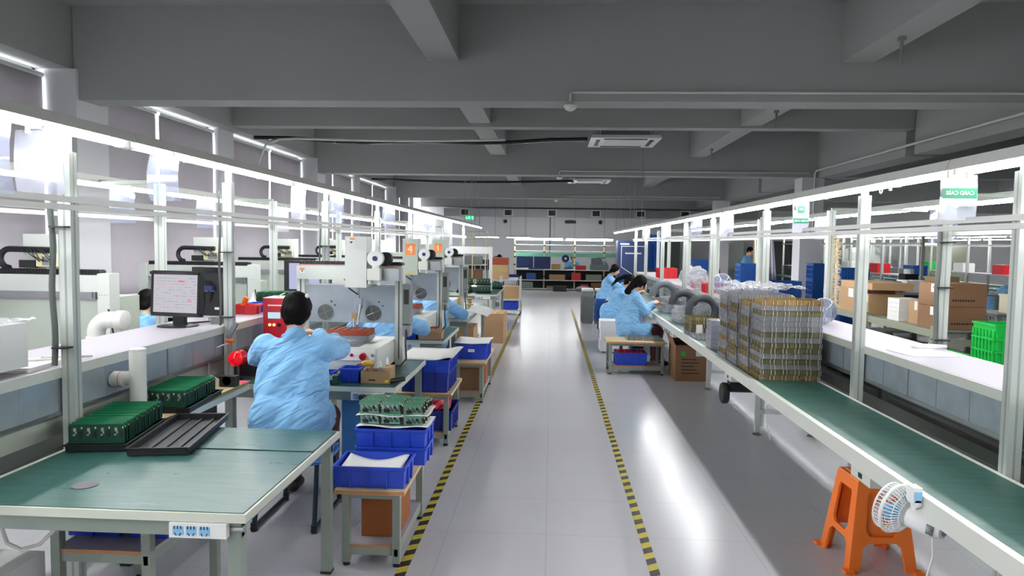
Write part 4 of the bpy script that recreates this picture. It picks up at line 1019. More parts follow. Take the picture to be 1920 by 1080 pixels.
# --- on the left shelf
T = thing('wrapped_box', 'white box wrapped in clear plastic at the near end of the left shelf', 'box', (-2.56, 3.02, 1.121))
new('white').bb(-.16, .15, -.08, .12, .03, .235).build('box', T, bevel=.006)
rn = random.Random(2)
new('wrapthick').grid(lambda u, v: (-.19+u*.37, -.12-.02*math.sin(u*23+v*5)+.02*noise.noise((u*6, v*6, 1)), .01+v*.26+.012*noise.noise((u*7, v*5, 3))), 26, 16).build('plastic_wrap', T)
new('wrapthick').grid(lambda u, v: (-.19+u*.37, -.12+v*.26, .262-.01+.012*noise.noise((u*8, v*8, 5))), 18, 12).build('plastic_wrap', T)
solo(new('dustgrey').grid(lambda u, v: ((u-.5)*.3, (v-.5)*.16, .004+.01*(1-abs(2*u-1))*(1-abs(2*v-1))+.004*abs(noise.noise((u*7, v*6, 0)))), 16, 10), 'grey_cloth', 'dark grey cloth at the front edge of the shelf before the wrapped box', 'cloth', (-2.53, 2.8, 1.121), solid=.002)
solo(new('paper').bb(-.1, .1, -.16, .16, 0, .012).m('white').bb(-.09, .1, -.15, .15, .012, .02), 'paper_stack', 'thin stack of white papers on the left shelf by the nearest post', 'paper', (-2.52, 3.28, 1.121), .1, smooth=0)
solo(new('pvc').tube([(-2.66, 3.2, 1.13), (-2.55, 3.3, 1.15), (-2.42, 3.42, 1.14), (-2.44, 3.52, 1.135), (-2.55, 3.42, 1.145), (-2.42, 3.46, 1.15), (-2.4, 3.58, 1.13), (-2.5, 3.5, 1.13)], .006), 'coiled_cable', 'white cable coiled on the left shelf by the nearest post', 'cable')
T = thing('monitor', 'black framed monitor showing a pale document on the left shelf', 'monitor', (-2.69, 4.99, 1.121), -.17)
new('black').lathe([(.14, 0), (.14, .006), (.1, .012)], n=28).build('stand_base', T)
new('black').bb(-.045, .045, .0, .04, .01, .1).build('stand_neck', T, bevel=.004)
rt_ = Matrix.Rotation(-.06, 3, 'X')
b = new('black'); b.box((0, .0, .235), (.40, .045, .33), rot=rt_); b.build('case', T, bevel=.008)
b = new('blackshiny'); 
for x, z, w, h in ((0, .385, .4, .022), (0, .088, .4, .03), (-.191, .235, .018, .3), (.191, .235, .018, .3)): b.box((x, -.026-(z-.235)*.06*-1*-1, z), (w, .008, h), rot=rt_)
b.build('bezel', T, bevel=.002)
b = new('screen'); b.box((0, -.0245, .238), (.366, .002, .276), rot=rt_); b.build('screen', T)
d = new('dustgrey')
rn = random.Random(9)
def scr(x, z): return V((0, 0, .235))+rt_ @ V((x, -.0262, z))
for r_ in range(11):
    x = -.16
    while x < .16:
        w_ = rn.uniform(.008, .03)
        if rn.random() < .6: d.m('greybag' if rn.random() < .8 else 'pinkpaper').box(scr(x+w_/2, .11-r_*.021), (w_, .0006, .0028), rot=rt_)
        x += w_+.008
d.m('pinkpaper').box(scr(.05, .09), (.045, .0006, .012), rot=rt_).box(scr(.12, -.05), (.03, .0006, .01), rot=rt_)
d.build('screen_text', T, smooth=0)
T = thing('computer_tower', 'open black computer tower behind the monitor on the left shelf', 'computer', (-2.83, 5.75, 1.121), -.1)
b = new('black').bb(-.13, .12, -.02, .14, .0, .39); b.build('case', T, bevel=.006)
new('blackshiny').bb(-.135, .125, -.03, .15, .36, .4).build('top_cover', T, bevel=.006)
new('greymetal').bb(-.02, .06, -.05, -.02, .2, .207).m('board').bb(-.01, .06, -.06, -.02, .207, .25).m('chip').bb(-.1, -.03, -.03, -.02, .05, .3).m('paper').bb(.06, .1, -.022, -.02, .05, .07).build('bracket', T)
w = new('ink')
for i in range(5): w.tube([(.0+.01*i, -.03, .26), (-.04+.02*i, -.06, .29), (.03, -.05, .24-.02*i), (.01, -.04, .1)], .005, n=5)
w.build('wires', T)
solo(new('black').tube([(-2.68, 5.02, 1.135), (-2.6, 5.2, 1.13), (-2.5, 5.35, 1.13), (-2.42, 5.3, 1.13), (-2.4, 5.1, 1.15)], .006), 'monitor_cable', 'black cable lying on the shelf beside the monitor', 'cable')
solo(new('greymetal').bb(-.03, .05, -.04, .04, 0, .05).m('chrome').cyl((-.06, 0, .03), (.06, 0, .03), .018), 'clamp_fixture', 'small grey metal clamp on the shelf by the second post', 'clamp', (-2.5, 5.2, 1.121), bevel=.003)
solo(new('pcb').bb(-.05, .05, -.03, .03, 0, .004).m('red').bb(.0, .04, -.02, .0, .004, .01), 'loose_board', 'loose green board lying in front of the monitor base', 'circuit board', (-2.6, 5.0, 1.121), .4, smooth=0)
bbin('red plastic bin on the left shelf beside the second post', (-2.59, 5.93, 1.121), .21, .16, .08, 'redbin')
bbin('small blue bin next to the red bin on the left shelf', (-2.57, 6.13, 1.121), .16, .15, .08, 'bluebin')
T = thing('orange_handle_tool', 'orange handled tool leaning in the red bin on the shelf', 'tool', (-2.65, 5.95, 1.16)); new('orange').cyl((0, 0, 0), (.05, 0, .1), .016, .022).build('handle', T)
T = thing('spray_bottle', 'small white bottle with a pointed cap on the left shelf', 'bottle', (-2.78, 6.5, 1.121)); new('white').lathe([(.03, 0), (.032, .01), (.03, .06), (.012, .09)], n=16).build('bottle_body', T); new('white').lathe([(.012, .09), (.004, .14)], n=12).build('nozzle', T)
T = thing('monitor', 'dark framed monitor with a blue white screen behind the first soldering machine', 'monitor', (-2.7, 7.75, 1.121), -.1)
new('black').bb(-.27, .27, -.0, .05, .06, .41).build('case', T, bevel=.006); new('screenblue').bb(-.21, .25, -.003, .0, .09, .38).build('screen', T); new('black').bb(-.05, .05, 0, .05, 0, .06).build('stand_neck', T); new('black').bb(-.12, .12, -.06, .12, 0, .012).build('stand_base', T)
T = thing('wide_monitor_row', 'long black equipment rail on the shelf behind the first soldering machine', 'equipment', (-2.6, 8.6, 1.121)); new('black').bb(-.2, .22, -.1, .3, 0, .06).build('body', T); new('machine').bb(-.2, .2, -.1, .3, .06, .3).build('cover', T, bevel=.005)
solo(new('copper').bb(-.12, .12, -.05, .05, 0, .1).m('pcb').bb(.12, .2, -.05, .05, 0, .1), 'fixture_block', 'brown and green fixture block on the shelf behind the soldering machine', 'fixture', (-2.64, 9.1, 1.121), bevel=.003)

# --- hanging plastic document sleeves
def sleeve(label, x, y, z, w, h, curl, mt='clearsheet', rz=0, clips=2, text=None, wave=1):
    T = thing('document_sleeve', label, 'document sleeve', (x, y, z), rz)
    new(mt).grid(lambda u, v: ((u-.5)*w, -curl*math.sin(v*PI*.9)*wave+.3*curl*v, -v*h), 8, 16).build('sheet', T)
    for i in range(clips):
        cx = (-.25+.5*i)*w if clips > 1 else 0
        new('clipyellow').bb(cx-.008, cx+.008, -.008, .008, -.016, .02).build('clip', T, bevel=.002)
    return T
yz = 2.135
LZ = 2.255
sleeve('clear plastic sleeve hanging at the far left edge under the nearest lamp', -2.33, 2.83, LZ, .23, .33, .035, rz=.1)
sleeve('white document sleeve hanging beside the nearest left post', -2.42, 3.33-.06, LZ, .24, .30, .02, 'clearwhite')
sleeve('clear curved sleeve hanging under the left lamps before the second post', -2.3, 4.15, LZ, .19, .28, .045)
sleeve('small clear sleeve hanging behind the curved one on the left', -3.4, 5.5, 2.15, .21, .28, .02)
sleeve('narrow white sleeve hanging before the third left post', -2.32, 6.45, LZ, .14, .31, .025, 'clearwhite')
sleeve('clear sleeve hanging just beyond the third left post', -2.3, 7.55, LZ, .16, .30, .035)
for i, (x, y) in enumerate(((-3.42, 6.9), (-3.42, 8.9), (-2.3, 10.0), (-2.3, 12.3), (-2.3, 13.2), (-2.3, 15.8))):
    sleeve('clear sleeve hanging further down the left lamp rows, %s of six' % ORD[i], x, y, LZ if x > -3 else 2.15, .18, .29, .03, 'clearwhite' if i % 2 else 'clearsheet')
def card(T, txt, w, z0, z1, y, mir=True):
    g = new('signgreen').bb(-w/2, w/2, y-.001, y, z0, z1); g.m('white')
    mt = Matrix.Translation((0, y-.002, (z0+z1)/2)) @ Matrix.Rotation(PI/2, 4, 'X')
    if mir: mt = mt @ Matrix.Scale(-1, 4, (1, 0, 0))
    text_mesh(g, txt, (z1-z0)*.5, mt, .0004); return g.build('printed_band', T, smooth=0)
T = sleeve('hanging card sleeve reading CARD CASE backwards, under the nearer right lamps', 1.975, 3.6, 2.115, .175, .22, .012, 'clearwhite')
card(T, 'CARD CASE', .162, -.115, -.065, -.0165)
g = new('greybag'); 
for i in range(4): g.box((-.055+.012*i, -.0065, -.155), (.004, .001, .02), rot=Matrix.Rotation(.4*(-1)**i, 3, 'Y'))
g.m('signgreen').bb(.0, .07, -.007, -.006, -.165, -.15); g.m('greybag').bb(-.03, .05, -.013, -.0125, -.05, -.046); g.build('printed_marks', T, smooth=0)
T = sleeve('slim hanging card sleeve marked A4 and CARD CASE backwards, on the right', 1.995, 5.85, 2.115, .13, .245, .012, 'clearwhite')
card(T, 'A4', .055, -.085, -.03, -.0165)
card(T, 'CARD CASE', .118, -.17, -.13, -.014)
g = new('ink').bb(-.055, -.048, -.0155, -.0145, -.065, -.03).bb(-.044, -.037, -.0155, -.0145, -.065, -.03); g.build('printed_marks', T, smooth=0)
sleeve('curled dark-edged clear sleeve hanging beyond the slim card on the right', 2.1, 6.3, 2.11, .11, .25, .05, rz=.9)
sleeve('clear sleeve hanging behind the right shelf between the front posts', 3.5, 6.6, 2.11, .24, .3, .03)
sleeve('clear sleeve hanging behind the right shelf at the right edge of the view', 3.5, 5.2, 2.11, .24, .3, .03)
for i, (x, y) in enumerate(((2.0, 8.3), (2.0, 10.0), (3.5, 9.5), (3.5, 12), (2.0, 12.6), (3.5, 15), (2.0, 15.2))):
    sleeve('pale sleeve hanging further down the right lamp rows, %s of seven' % ORD[i], x, y, 2.115, .16, .25, .025, 'clearwhite' if i % 2 == 0 else 'clearsheet')
T = thing('hanging_hook', 'two white hooks hanging on the right lamp row', 'hook', (2.02, 4.5, 2.128)); g = new('white'); g.tube([(0, 0, .01)]+[(.0, .02+.018*math.cos(a), -.02+.018*math.sin(a)) for a in (1.5, 0.5, -.5, -1.5, -2.5, -3.3)], .004); g.bb(-.006, .006, -.11, -.09, -.03, .01); g.build('hook', T)

# --- nearest right: stool, fan, bucket
T = MB().m('orange')
def stool(mb):
    zt, hb, ht = .485, .185, .125
    def corner(sx, sy, z): 
        k = hb+(ht-hb)*z/zt; return V((sx*k, sy*k, z))
    # four corner legs, bands and seat, all one moulding
    for a in range(4):
        q = Matrix.Rotation(a*PI/2, 3, 'Z')
        def P(u, z, ins=0.0):
            k = hb+(ht-hb)*z/zt; return q @ V((u*k, -k+ins, z))
        def panel(poly):
            A = [mb.bm.verts.new(P(u, z)) for u, z in poly]; B = [mb.bm.verts.new(P(u*.985, z, .014)) for u, z in poly]
            mb._face(A); mb._face(B[::-1]); n = len(poly)
            for i in range(n): mb._face([A[i], A[(i+1) % n], B[(i+1) % n], B[i]])
        for s in (-1, 1):
            panel([(s*1.0, 0), (s*.68, 0), (s*.62, .13), (s*.6, .19), (s*1.0, .19)])
            panel([(s*1.0, .19), (s*.6, .19), (s*.56, .22), (s*.56, .4), (s*1.0, .4)])
            panel([(s*.56, .22), (s*.6, .19), (s*.4, .19)])
        panel([(-.62, .13), (-.45, .155), (.45, .155), (.62, .13), (.6, .19), (.4, .19), (-.4, .19), (-.6, .19)])
        panel([(-.56, .4), (-.48, .42), (.48, .42), (.56, .4), (1.0, .4), (1.0, .475), (-1.0, .475), (-1.0, .4)])
        if a % 2 == 0:
            A = [mb.bm.verts.new(P(u, z, .022)) for u, z in ((-.7, .15), (.7, .15), (.7, .45), (-.7, .45))]; B = [mb.bm.verts.new(P(u, z, .026)) for u, z in ((-.7, .15), (.7, .15), (.7, .45), (-.7, .45))]
            mb._face(A); mb._face(B[::-1])
            for i in range(4): mb._face([A[i], A[(i+1) % 4], B[(i+1) % 4], B[i]])
        # foot flare
        c = q @ corner(-1, -1, 0)
        mb.box(q @ V((-hb-.003, -hb-.003, .008)), (.05, .05, .016), rot=q)
    mb.box((0, 0, .478), (.255, .255, .02), taper=.94)
    mb.box((0, 0, .489), (.2, .2, .006), taper=.96)
stool(T)
solo(T, 'plastic_stool', 'bright orange plastic stool beside the conveyor', 'stool', (1.815, 4.03, 0), .04, bevel=.004, smooth=40)
T = thing('clip_fan', 'small white fan clipped under the conveyor edge beside the orange stool', 'fan', (1.49, 3.02, .65), 0)
q = V((-.5, .85, .12)).to_track_quat('Z', 'Y').to_matrix()   # blowing direction
def ringpts(r, z, n=28): return [q @ V((r*math.cos(2*PI*i/n), r*math.sin(2*PI*i/n), z)) for i in range(n)]
c = new('white'); c.tube(ringpts(.104, .02), .007, n=6, closed=True); c.tube(ringpts(.1, .055), .004, n=6, closed=True)
for r, z in ((.03, -.035), (.055, -.03), (.08, -.015)): c.tube(ringpts(r, z), .0025, n=5, closed=True)
for i in range(40):
    a = 2*PI*i/40; d = V((math.cos(a), math.sin(a), 0))
    pts = [d*.03+V((0, 0, -.036)), d*.06+V((0, 0, -.028)), d*.09+V((0, 0, -.01)), d*.104+V((0, 0, .02)), d*.1+V((0, 0, .055))]
    c.tube([q @ p for p in pts], .0021, n=4)
for i in range(30):
    a = 2*PI*i/30; d = V((math.cos(a), math.sin(a), 0)); c.tube([q @ (d*.1+V((0, 0, .055))), q @ (d*.06+V((0, 0, .07))), q @ (d*.02+V((0, 0, .072)))], .0018, n=4)
c.build('guard', T)
h = new('skyblue').lathe([(.02, -.005), (.024, .0), (.024, .03), (.01, .036)], n=16, q=q)
for i in range(3):
    qa = q @ Matrix.Rotation(i*2*PI/3, 3, 'Z')
    h.m('skyblue').grid(lambda u, v: qa @ V((.02+u*.065, (v-.5)*(.03+.05*u), .015+.012*(v-.5)*2)), 6, 4)
h.build('blades', T, solid=.0015)
m = new('white').lathe([(.034, -.04), (.048, -.05), (.05, -.1), (.044, -.15), (.032, -.185), (.012, -.19)], n=24, q=q); m.m('greybag').lathe([(.02, -.19), (.012, -.196)], n=18, q=q)
m.m('darkslot')
for i in range(7): m.box(q @ V((.043, -.02+i*.006, -.155)), (.004, .003, .03), rot=q)
m.build('motor_housing', T)
k = new('white').bb(.0, .036, -.1, -.04, .07, .13).m('skyblue').bb(.004, .032, -.104, -.1, .08, .115).m('white').cyl((.02, -.07, .03), (.02, -.07, .08), .014).cyl((.02, -.1, .066), (.02, -.04, .066), .016); k.build('clip', T, bevel=.004)
k = new('white').tube([(.07, -.12, -.05), (.075, -.125, -.14), (.05, -.12, -.26), (.055, -.12, -.4), (.08, -.11, -.58), (.1, -.06, -.645)], .004); k.build('cord', T)
solo(new('white').tube([(1.68, 2.6, .665), (1.66, 2.62, .52), (1.69, 2.6, .36), (1.66, 2.62, .2), (1.68, 2.6, .01), (1.72, 2.4, .006)], .004), 'hanging_power_cable', 'thin white cord hanging from the near end of the conveyor', 'cord')
solo(new('white').tube([(1.66, 5.35, .66), (1.64, 5.4, .55), (1.66, 5.42, .4), (1.68, 5.4, .3)], .004), 'hanging_power_cable', 'thin white cord hanging under the conveyor behind the orange stool', 'cord')
T = thing('waste_basket', 'cream slotted waste basket on the floor under the right bench', 'basket', (2.62, 6.55, 0))
b = new('lip').lathe([(.1, 0), (.105, .005), (.14, .27), (.15, .27), (.15, .28), (.135, .28), (.1, .01)], n=28); b.m('woodedge')
b.build('basket_body', T)
b = new('woodedge')
for r_ in range(6):
    z = .05+r_*.035; rr = .106+.034*z/.27+.001
    for i in range(18): a = 2*PI*i/18; b.box((rr*math.cos(a), rr*math.sin(a), z), (.002, .026, .007), rot=Matrix.Rotation(a, 3, 'Z'))
b.build('slots', T, smooth=0)

# --- stacked blister trays on the conveyor
def blister(mt, w=.44, d=.275, h=.041):
    b = new(mt)
    b.bb(-w/2, w/2, -d/2, d/2, 0, .002)
    for x in (-w/2+.006, w/2-.006): b.bb(x-.001, x+.001, -d/2, d/2, .002, h-.003)
    for y in (-d/2+.006, d/2-.006): b.bb(-w/2, w/2, y-.001, y+.001, .002, h-.003)
    b.bb(-w/2-.004, w/2+.004, -d/2-.004, -d/2+.008, h-.004, h-.002).bb(-w/2-.004, w/2+.004, d/2-.008, d/2+.004, h-.004, h-.002).bb(-w/2-.004, -w/2+.008, -d/2, d/2, h-.004, h-.002).bb(w/2-.008, w/2+.004, -d/2, d/2, h-.004, h-.002)
    n = 5
    for i in range(n):
        x = -w/2+(i+.5)*w/n
        for sx in (-.028, .028): b.cyl((x+sx, -d/2+.004, .001), (x+sx, -d/2+.004, h-.003), .005, n=6, caps=False).cyl((x+sx, d/2-.004, .001), (x+sx, d/2-.004, h-.003), .005, n=6, caps=False)
        if i: b.bb(-w/2+i*w/n-.001, -w/2+i*w/n+.001, -d/2+.008, d/2-.008, .002, h*.7)
    for i in range(3):
        y = -d/2+(i+.5)*d/3
        for sy in (-.03, .03): b.cyl((-w/2+.004, y+sy, .001), (-w/2+.004, y+sy, h-.003), .005, n=6, caps=False)
    b.m('white')  # white strips paint bright streaks of light along the front ribs
    for i in range(n):
        x = -w/2+(i+.5)*w/n
        for sx in (-.03, .03): b.bb(x+sx-.0012, x+sx+.0012, -d/2-.0052, -d/2-.004, .002, h-.004)
    b.m('clearwhite').bb(-w/2-.004, -w/2+.002, -d/2-.004, -d/2+.002, .002, h-.002).bb(w/2-.002, w/2+.004, -d/2-.004, -d/2+.002, .002, h-.002).bb(-w/2-.004, -w/2+.002, d/2-.002, d/2+.004, .002, h-.002)  # paler strips paint the bright light line on each corner
    return b
trays = {}
def tray_stack(x, y, z0, seq, lab, grp, sx=1, rz=0):
    rn = random.Random(int(y*100))
    for i, ch in enumerate(seq):
        key = {'c': 'traysclear', 'a': 'traysamber', 'o': 'traysolive'}[ch]
        loc = (x+rn.uniform(-.005, .005), y+rn.uniform(-.004, .004), z0+i*.0405)
        colour = {'c': 'clear', 'a': 'amber', 'o': 'olive-tinted'}[ch]
        if key not in trays:
            o = solo(blister(key), 'blister_tray', '', 'tray', loc, smooth=0); trays[key] = o
        else:
            o = trays[key].copy(); C.objects.link(o); o.location = loc
        o.rotation_euler = (0, 0, rz+rn.uniform(-.008, .008))
        pos = 'topmost' if i == len(seq)-1 else 'bottom' if i == 0 else '%s from the bottom' % ORD[i]
        o['label'] = '%s plastic tray, %s of the %s' % (colour, pos, lab); o['group'] = grp
tray_stack(1.815, 5.55, .7495, 'aococoococccoca'[::1], 'nearest tray stack on the conveyor', 'nearest stack of plastic trays')
tray_stack(1.805, 5.87, .7495, 'accaococcaocca', 'second tray stack on the conveyor', 'second stack of plastic trays')
tray_stack(1.795, 6.19, .7495, 'ccaoaccoaccaocc', 'third tray stack on the conveyor', 'third stack of plastic trays')
tray_stack(1.79, 6.51, .7495, 'caccaccocccaccc', 'fourth tray stack on the conveyor', 'fourth stack of plastic trays')
tray_stack(1.79, 8.2, .7495, 'cooao', 'short tray stack before the seated woman', 'short stack of plastic trays')
solo(new('paper').bb(-.035, .035, -.002, 0, -.06, .06), 'paper_slip', 'white paper slip on the front of the short tray stack', 'paper', (1.68, 8.05, .811), smooth=0)
tray_stack(1.79, 7.82, .7495, 'c', 'flat single pile on the conveyor', 'single tray on the conveyor')
for i in range(6): 
    solo(new('clearwhite').bb(-.07, .07, -.11, .11, 0, .045), 'tray_bundle', 'pale plastic bundle in the small white pile on the conveyor, %s from bottom' % ORD[i], 'tray', (1.64, 7.08, .7495+i*.047), bevel=.004, group='small white pile on the conveyor')
solo(new('wrap').grid(lambda u, v: (-.25+u*.5, -.45+v*.95, .02+.035*noise.noise((u*5, v*8, 2))), 22, 34), 'plastic_film', 'crumpled clear film spread over the rear tray stacks', 'film', (1.83, 6.3, 1.40))

# --- right small bench, cartons
bbin('blue bin with red parts on the lower deck of the right low bench', (1.12, 9.86, .117), .44, .34, .17, 'bluebin')
rn = random.Random(4)
b = new('red')
for i in range(40): b.box((rn.uniform(-.19, .19), rn.uniform(-.14, .14), rn.uniform(0, .05)), (.05, .02, .02), rot=Matrix.Rotation(rn.random()*3, 3, 'Z'))
tag(solo(b, 'red_parts', 'heap of small red parts in the blue bin below the right low bench', 'parts', (1.12, 9.86, .255)), kind='stuff')
for i in range(2): tray = solo(blister('clearbox', .2, .22, .05).m('black').lathe([(.05, .01), (.06, .03)], (0, 0, 0), 20), 'clear_tray', '%s clear tray with dark round parts on the right low bench' % ('left', 'right')[i], 'tray', (1.17+.25*i, 9.86, .4515), group='clear trays on the right low bench')
T = thing('carton', 'tall open brown carton under the conveyor beside the right low bench', 'carton', (1.835, 9.5, 0))
b = new('carton').bin(-.2, .2, -.26, .26, 0, .47, t=.004, ribs=False, slope=0, lip=0); b.m('ink')
for i in range(5): b.bb(-.12, .1-.03*(i % 3), -.2605, -.26, .1+i*.045, .112+i*.045)
b.m('greencrate').cyl((-.1, -.2605, .36), (-.1, -.262, .36), .03, n=20).m('paper').bb(.06, .16, -.262, -.2602, .33, .4); b.build('box', T, smooth=0)
for s, ax in ((-1, 'x'), (1, 'y')):
    f = new('carton')
    if ax == 'x': f.box((-.225, 0, .52), (.14, .5, .005), rot=Matrix.Rotation(1.2, 3, 'Y'))
    else: f.box((0, .3, .53), (.38, .18, .005), rot=Matrix.Rotation(.9, 3, 'X'))
    f.build('flap', T)
for i in range(3):
    o = solo(new('foam').grid(lambda u, v: (-.23+u*.46, -.2+v*.4, .0), 1, 1) if False else new('foam').bb(-.23, .23, -.2, .2, 0, .1635), 'foam_block', 'white foam block in the pile beside the seated woman, %s from the floor' % ORD[i], 'foam block', (1.05+.012*(i % 2), 11.7, .03+i*.166), bevel=.012, group='white foam blocks by the seated woman')
solo(new('wrap').bb(-.2, .2, -.18, .18, 0, .028), 'plastic_pad', 'flat clear plastic pad under the white foam blocks', 'pad', (1.06, 11.7, .001), bevel=.005)
def crate(label, c, w, d, h, mt, slots=True, rz=0, name='plastic_crate', group=None, tagp=False):
    T = thing(name, label, 'crate', c, rz, group)
    b = new(mt).bin(-w/2, w/2, -d/2, d/2, 0, h, t=.006, ribs=False, slope=.015, lip=.012)
    n = int(w/.05)
    for i in range(n):
        x = -w/2+(i+.5)*w/n
        for y in (-d/2+.004, d/2-.004): b.box((x, y, h*.45), (.012, .012, h*.8))
    n2 = int(d/.05)
    for i in range(n2):
        y = -d/2+(i+.5)*d/n2
        for x in (-w/2+.004, w/2-.004): b.box((x, y, h*.45), (.012, .012, h*.8))
    for z in (h*.3, h*.62):
        b.bb(-w/2-.001, w/2+.001, -d/2-.001, -d/2+.008, z-.008, z+.008).bb(-w/2-.001, w/2+.001, d/2-.008, d/2+.001, z-.008, z+.008)
        b.bb(-w/2-.001, -w/2+.008, -d/2, d/2, z-.008, z+.008).bb(w/2-.008, w/2+.001, -d/2, d/2, z-.008, z+.008)
    b.build('crate_body', T, smooth=30)
    if tagp: new('paper').box((0.02, -d/2-.008, h*.55), (.06, .002, .1), rot=Matrix.Rotation(.15, 3, 'Y')).build('tag', T)
    return T
crate('upper blue crate behind the white foam blocks, light parts inside', (1.06, 12.8, .401), .52, .4, .37, 'bluecrate')
crate('lower blue crate behind the white foam blocks', (1.12, 12.8, 0), .44, .4, .395, 'bluecrate')
solo(new('paper').prism([(-.08, 0), (.08, 0), (.0, .09)], -.1, .1, 'Y'), 'paper_cone', 'folded white paper sticking up from the upper blue crate', 'paper', (1.05, 12.8, .72), smooth=0)
for i in range(2): crate('%s dark grey bin standing by the aisle tape behind the blue crates' % ('left', 'right')[i], (.83+.3*i, 16, 0), .27, .4, .72, 'greymetal', group='tall dark bins by the aisle tape')
for i in range(2): bbin('white %s tray on top of the tall dark bins' % ('left', 'right')[i], (.83+.3*i, 16, .722), .25, .36, .05, 'white')

# --- piles on the conveyor beyond the women
def lump(name, label, cat, c, r, mt, seed, amp=.25, f=4, group=None):
    b = new(mt); b.ball((0, 0, 0), r, 36, 24)
    for v in b.bm.verts:
        n = noise.noise(v.co*f/max(r)*.35+V((seed, 0, 0)))+.5*noise.noise(v.co*f/max(r)*.9+V((0, seed, 0))); v.co *= 1+amp*n*1.4
        v.co.z += r[2]
        if v.co.z < 0: v.co.z = 0
    return solo(b, name, label, cat, c, group=group, smooth=50)
lump('plastic_bag', 'clear crumpled bag behind the short tray stack, nearest of the bags', 'bag', (1.75, 9.35, .752), (.17, .2, .12), 'wrap', 1, .4)
lump('plastic_bag', 'grey bag of parts beside the hands of the seated woman', 'bag', (1.85, 11.05, .752), (.2, .3, .12), 'wrap', 4, .4)
lump('plastic_bag', 'tall white plastic bag standing on the right shelf', 'bag', (2.35, 11.9, 1.102), (.17, .28, .17), 'wrap', 8, .4)
lump('plastic_bag', 'clear bag on the right shelf before the tall white bag', 'bag', (2.3, 10.6, 1.102), (.17, .25, .1), 'wrap', 12, .4)
lump('plastic_bag', 'loose clear bag on the right shelf behind the tray stacks', 'bag', (2.36, 9.2, 1.102), (.2, .3, .07), 'wrap', 15, .4)
def hose_ring(label, c, R, r, axis, mt='darkhose', a0=0, a1=2*PI):
    b = new(mt); n = 40; pts = []
    for i in range(n+1):
        a = a0+(a1-a0)*i/n
        p = {'X': (0, R*math.cos(a), R*math.sin(a)), 'Y': (R*math.cos(a), 0, R*math.sin(a))}[axis]
        pts.append(p)
    closed = abs(a1-a0-2*PI) < .01
    if closed: pts = pts[:-1]
    b.tube(pts, [r*(1+.08*(i % 2)) for i in range(len(pts))], n=12, closed=closed)
    return solo(b, 'flexible_hose', label, 'hose', c)
hose_ring('dark corrugated hose coil standing behind the short tray stack', (1.84, 8.7, .97), .16, .045, 'Y')
solo(new('wrap').ball((0, 0, 0), (.1, .05, .1), 20, 12), 'plastic_bag', 'clear bag filling the dark corrugated hose coil', 'bag', (1.84, 8.7, .97))
hose_ring('dark hose bend standing on the conveyor beyond the hose coil', (1.85, 10.0, .95), .15, .05, 'Y', a0=-.6, a1=3.2)
hose_ring('grey hose bend behind the head of the seated woman', (1.8, 11.4, .98), .17, .055, 'Y', 'greybag', a0=-.3, a1=3.3)
hose_ring('large black hose arch standing on the right shelf', (2.38, 8.35, 1.13), .2, .018, 'Y', 'black', a0=0, a1=PI)
for i, (x, y, z, r) in enumerate(((2.3, 7.75, 1.25, .14), (2.33, 9.8, 1.25, .13), (2.32, 6.15, 1.2, .11))):
    b = new('clearsheet').ball((0, 0, 0), (r, r*.7, r), 18, 10); b.m('white')
    for k in range(8):
        a = k*PI/8; b.tube([V((r*1.01*math.sin(t)*math.cos(a), r*.71*math.sin(t)*math.sin(a), r*1.01*math.cos(t))) for t in [PI*j/8 for j in range(9)]], .003, n=4)
    solo(b, 'wrapped_fan', 'round ribbed fan in clear plastic on the right shelf, %s from the camera' % ('second', 'third', 'nearest')[i], 'fan', (x, y, z+.005 if z != 1.2 else 1.215), group='round fans on the right shelf')
solo(new('tan').tube([(.07*math.cos(a), .02*math.sin(a*2), .07*math.sin(a)) for a in [i*2*PI/20 for i in range(20)]], .013, n=8, closed=True), 'cable_coil', 'small tan coil on the right shelf beside the nearest fan', 'coil', (2.42, 7.3, 1.19))
b = new('white').bb(-.14, .14, -.17, .17, 0, .09); solo(b, 'white_carton', 'flat white carton on the right shelf behind the tray stacks', 'carton', (2.28, 7.15, 1.102), bevel=.004)
bbin('red bin on the right shelf behind the hose bends', (2.33, 11.2, 1.101), .25, .35, .12, 'redbin')
bbin('red bin near the far end of the right shelf', (2.35, 14.6, 1.101), .36, .6, .2, 'redbin')
bbin('red bin beside the third fan on the right shelf', (2.3, 10.15, 1.101), .3, .3, .13, 'redbin')
# feathery strip hung on a post
b = new('feather')
rn = random.Random(11)
b.cyl((0, 0, 0), (0, 0, -.66), .012)
for i in range(420):
    z = -rn.random()*.66; a = rn.random()*2*PI; d = V((math.cos(a), math.sin(a), rn.uniform(-.5, .3)))*rn.uniform(.03, .055)
    b.cyl((0, 0, z), tuple(V((0, 0, z))+d), .0035, .001, n=4)
solo(b, 'bristle_duster', 'shaggy tan bristle strip hanging on the post behind the tray stacks', 'duster', (2.66, 6.78, 1.86))
# white shelf items near the right end
solo(new('paper').bb(-.15, .15, -.14, .14, 0, .006).m('white').bb(-.13, .14, -.12, .13, .006, .011), 'paper_sheets', 'white papers lying on the right shelf near the cable post', 'paper', (2.33, 4.55, 1.1005), .1, smooth=0)
solo(new('white').tube([(.1*math.cos(a)*(1+.06*(i % 3)), .05*math.sin(a), .006+.004*(i//10)) for i, a in enumerate([i*2*PI/12 for i in range(36)])], .006), 'coiled_cable', 'white cable coiled on the right shelf at the cable post', 'cable', (2.5, 4.8, 1.103))
